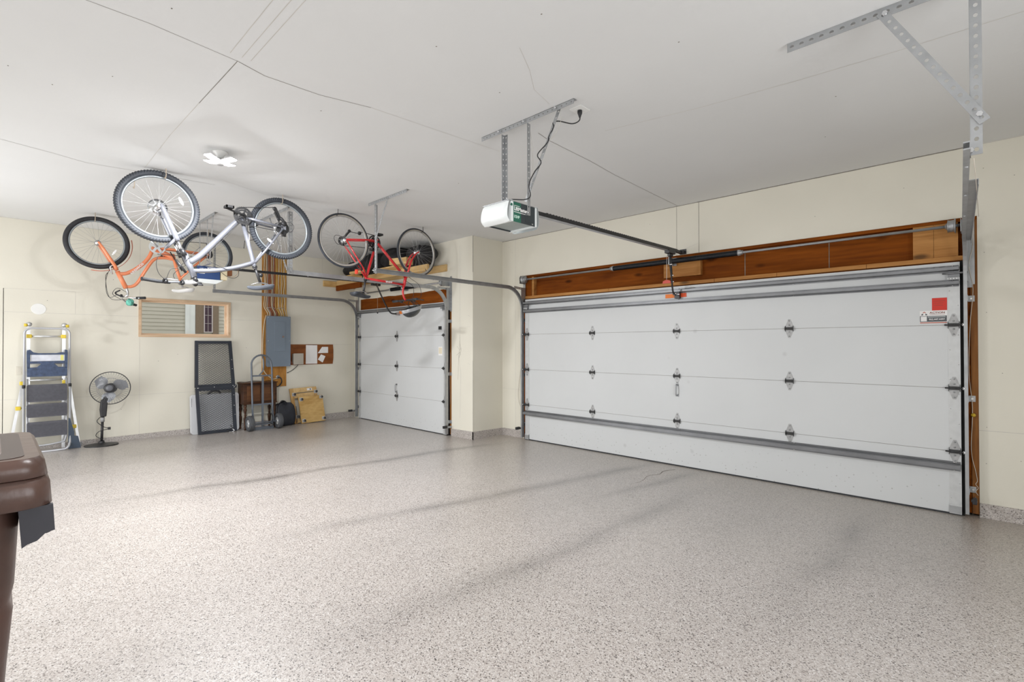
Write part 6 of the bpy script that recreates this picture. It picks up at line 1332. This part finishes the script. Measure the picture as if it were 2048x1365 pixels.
# ------------------------------------------------------------------ brown wheeled bin at the left edge
BR = pm('scuffed_brown_plastic', (.075, .040, .031), .36, var=.16, scale=7, bump=.12, bscale=25); BRL = pm('brown_lid_plastic', (.085, .048, .038), .30, var=.25, scale=9, bump=.15, bscale=20)
zb_ = zf(-.3)
bn = Thing('wheeled_bin', 'large scuffed brown wheeled bin cut off by the left edge of the picture', 'bin', (-2.06, -.3, zb_))
cxm = -2.055
def ring_(z, hx_, yb2, yf, r=.06, n=6):
    P = []
    for px_, py_, a0 in ((cxm+hx_-r, yf-r, 0), (cxm-hx_+r, yf-r, PI/2), (cxm-hx_+r, yb2+r, PI), (cxm+hx_-r, yb2+r, 1.5*PI)):
        for k in range(n+1): a = a0+PI/2*k/n; P.append(V(px_+r*math.cos(a), py_+r*math.sin(a), z))
    return P
def loft(rings, mat=0, caps=(True, True), smooth=True):
    m = MB(); n = len(rings[0]); vs = [p for r in rings for p in r]
    fs = [(i*n+k, i*n+(k+1) % n, (i+1)*n+(k+1) % n, (i+1)*n+k) for i in range(len(rings)-1) for k in range(n)]
    m.add(vs, fs, mat, smooth)
    if caps[0]: m.add(rings[0][::-1], [list(range(n))], mat)
    if caps[1]: m.add(rings[-1], [list(range(n))], mat)
    return m
bd = loft([ring_(zb_+.02, .185, -.56, -.005), ring_(.30, .205, -.60, .012), ring_(.60, .228, -.64, .030), ring_(.735, .240, -.655, .040), ring_(.755, .232, -.655, .034), ring_(.80, .238, -.66, .042), ring_(1.035, .252, -.68, .052)])
bn.part('body', bd, BR)
bn.part('moulded_rib', MB().bar((cxm+.232, -.50, .64), (cxm+.243, -.02, .765), .010, .030, (1, 0, 0)), BR, bv=.004)
bn.part('rim', loft([ring_(1.015, .300, -.72, .098, .05), ring_(1.020, .312, -.73, .110, .05), ring_(1.075, .308, -.73, .106, .05), ring_(1.090, .298, -.72, .098, .05)]), BRL)
bn.part('lid_skirt', loft([ring_(1.088, .285, -.71, .090, .05), ring_(1.094, .305, -.73, .102, .05), ring_(1.130, .298, -.73, .096, .05), ring_(1.142, .285, -.72, .086, .045)]), BRL)
bn.part('lid_dome', loft([ring_(1.140, .225, -.70, .020, .07), ring_(1.158, .21, -.68, .002, .08), ring_(1.175, .175, -.63, -.03, .09), ring_(1.180, .13, -.58, -.07, .06)]), BRL)
bn.part('lid_recess', loft([ring_(1.1405, .262, -.71, .058, .04), ring_(1.1435, .262, -.71, .058, .04)]), pm('dark_brown_recess', (.05, .03, .025), .4))
m = MB()
for s_ in (1, -1): m.prism([(.052, .918), (.062, .925), (.080, .930), (.096, .946), (.114, .950), (.110, 1.018), (.045, 1.018)], (cxm+s_*.285-.009, 0, 0), (0, 1, 0), (0, 0, 1), (1, 0, 0), .018)
m.box(cxm-.285, cxm+.285, .055, .070, .95, 1.018)
bn.part('handle_bracket', m, pm('dark_handle_plastic', (.032, .032, .042), .5, var=.1))
bn.part('handle', MB().tube([(cxm-.28, .098, .955), (cxm+.28, .098, .955)], .014, 12), pm('dark_handle_plastic', (.032, .032, .042), .5))
for s_ in (1, -1): bn.part('wheel', MB().lathe((cxm+s_*.20, -.60, zb_+.14), (s_, 0, 0), [(0, 0), (.05, 0), (.06, .02), (.11, .02), (.125, 0), (.14, 0), (.14, .055), (.11, .06), (.06, .05), (0, .05)], 28), BLACK)
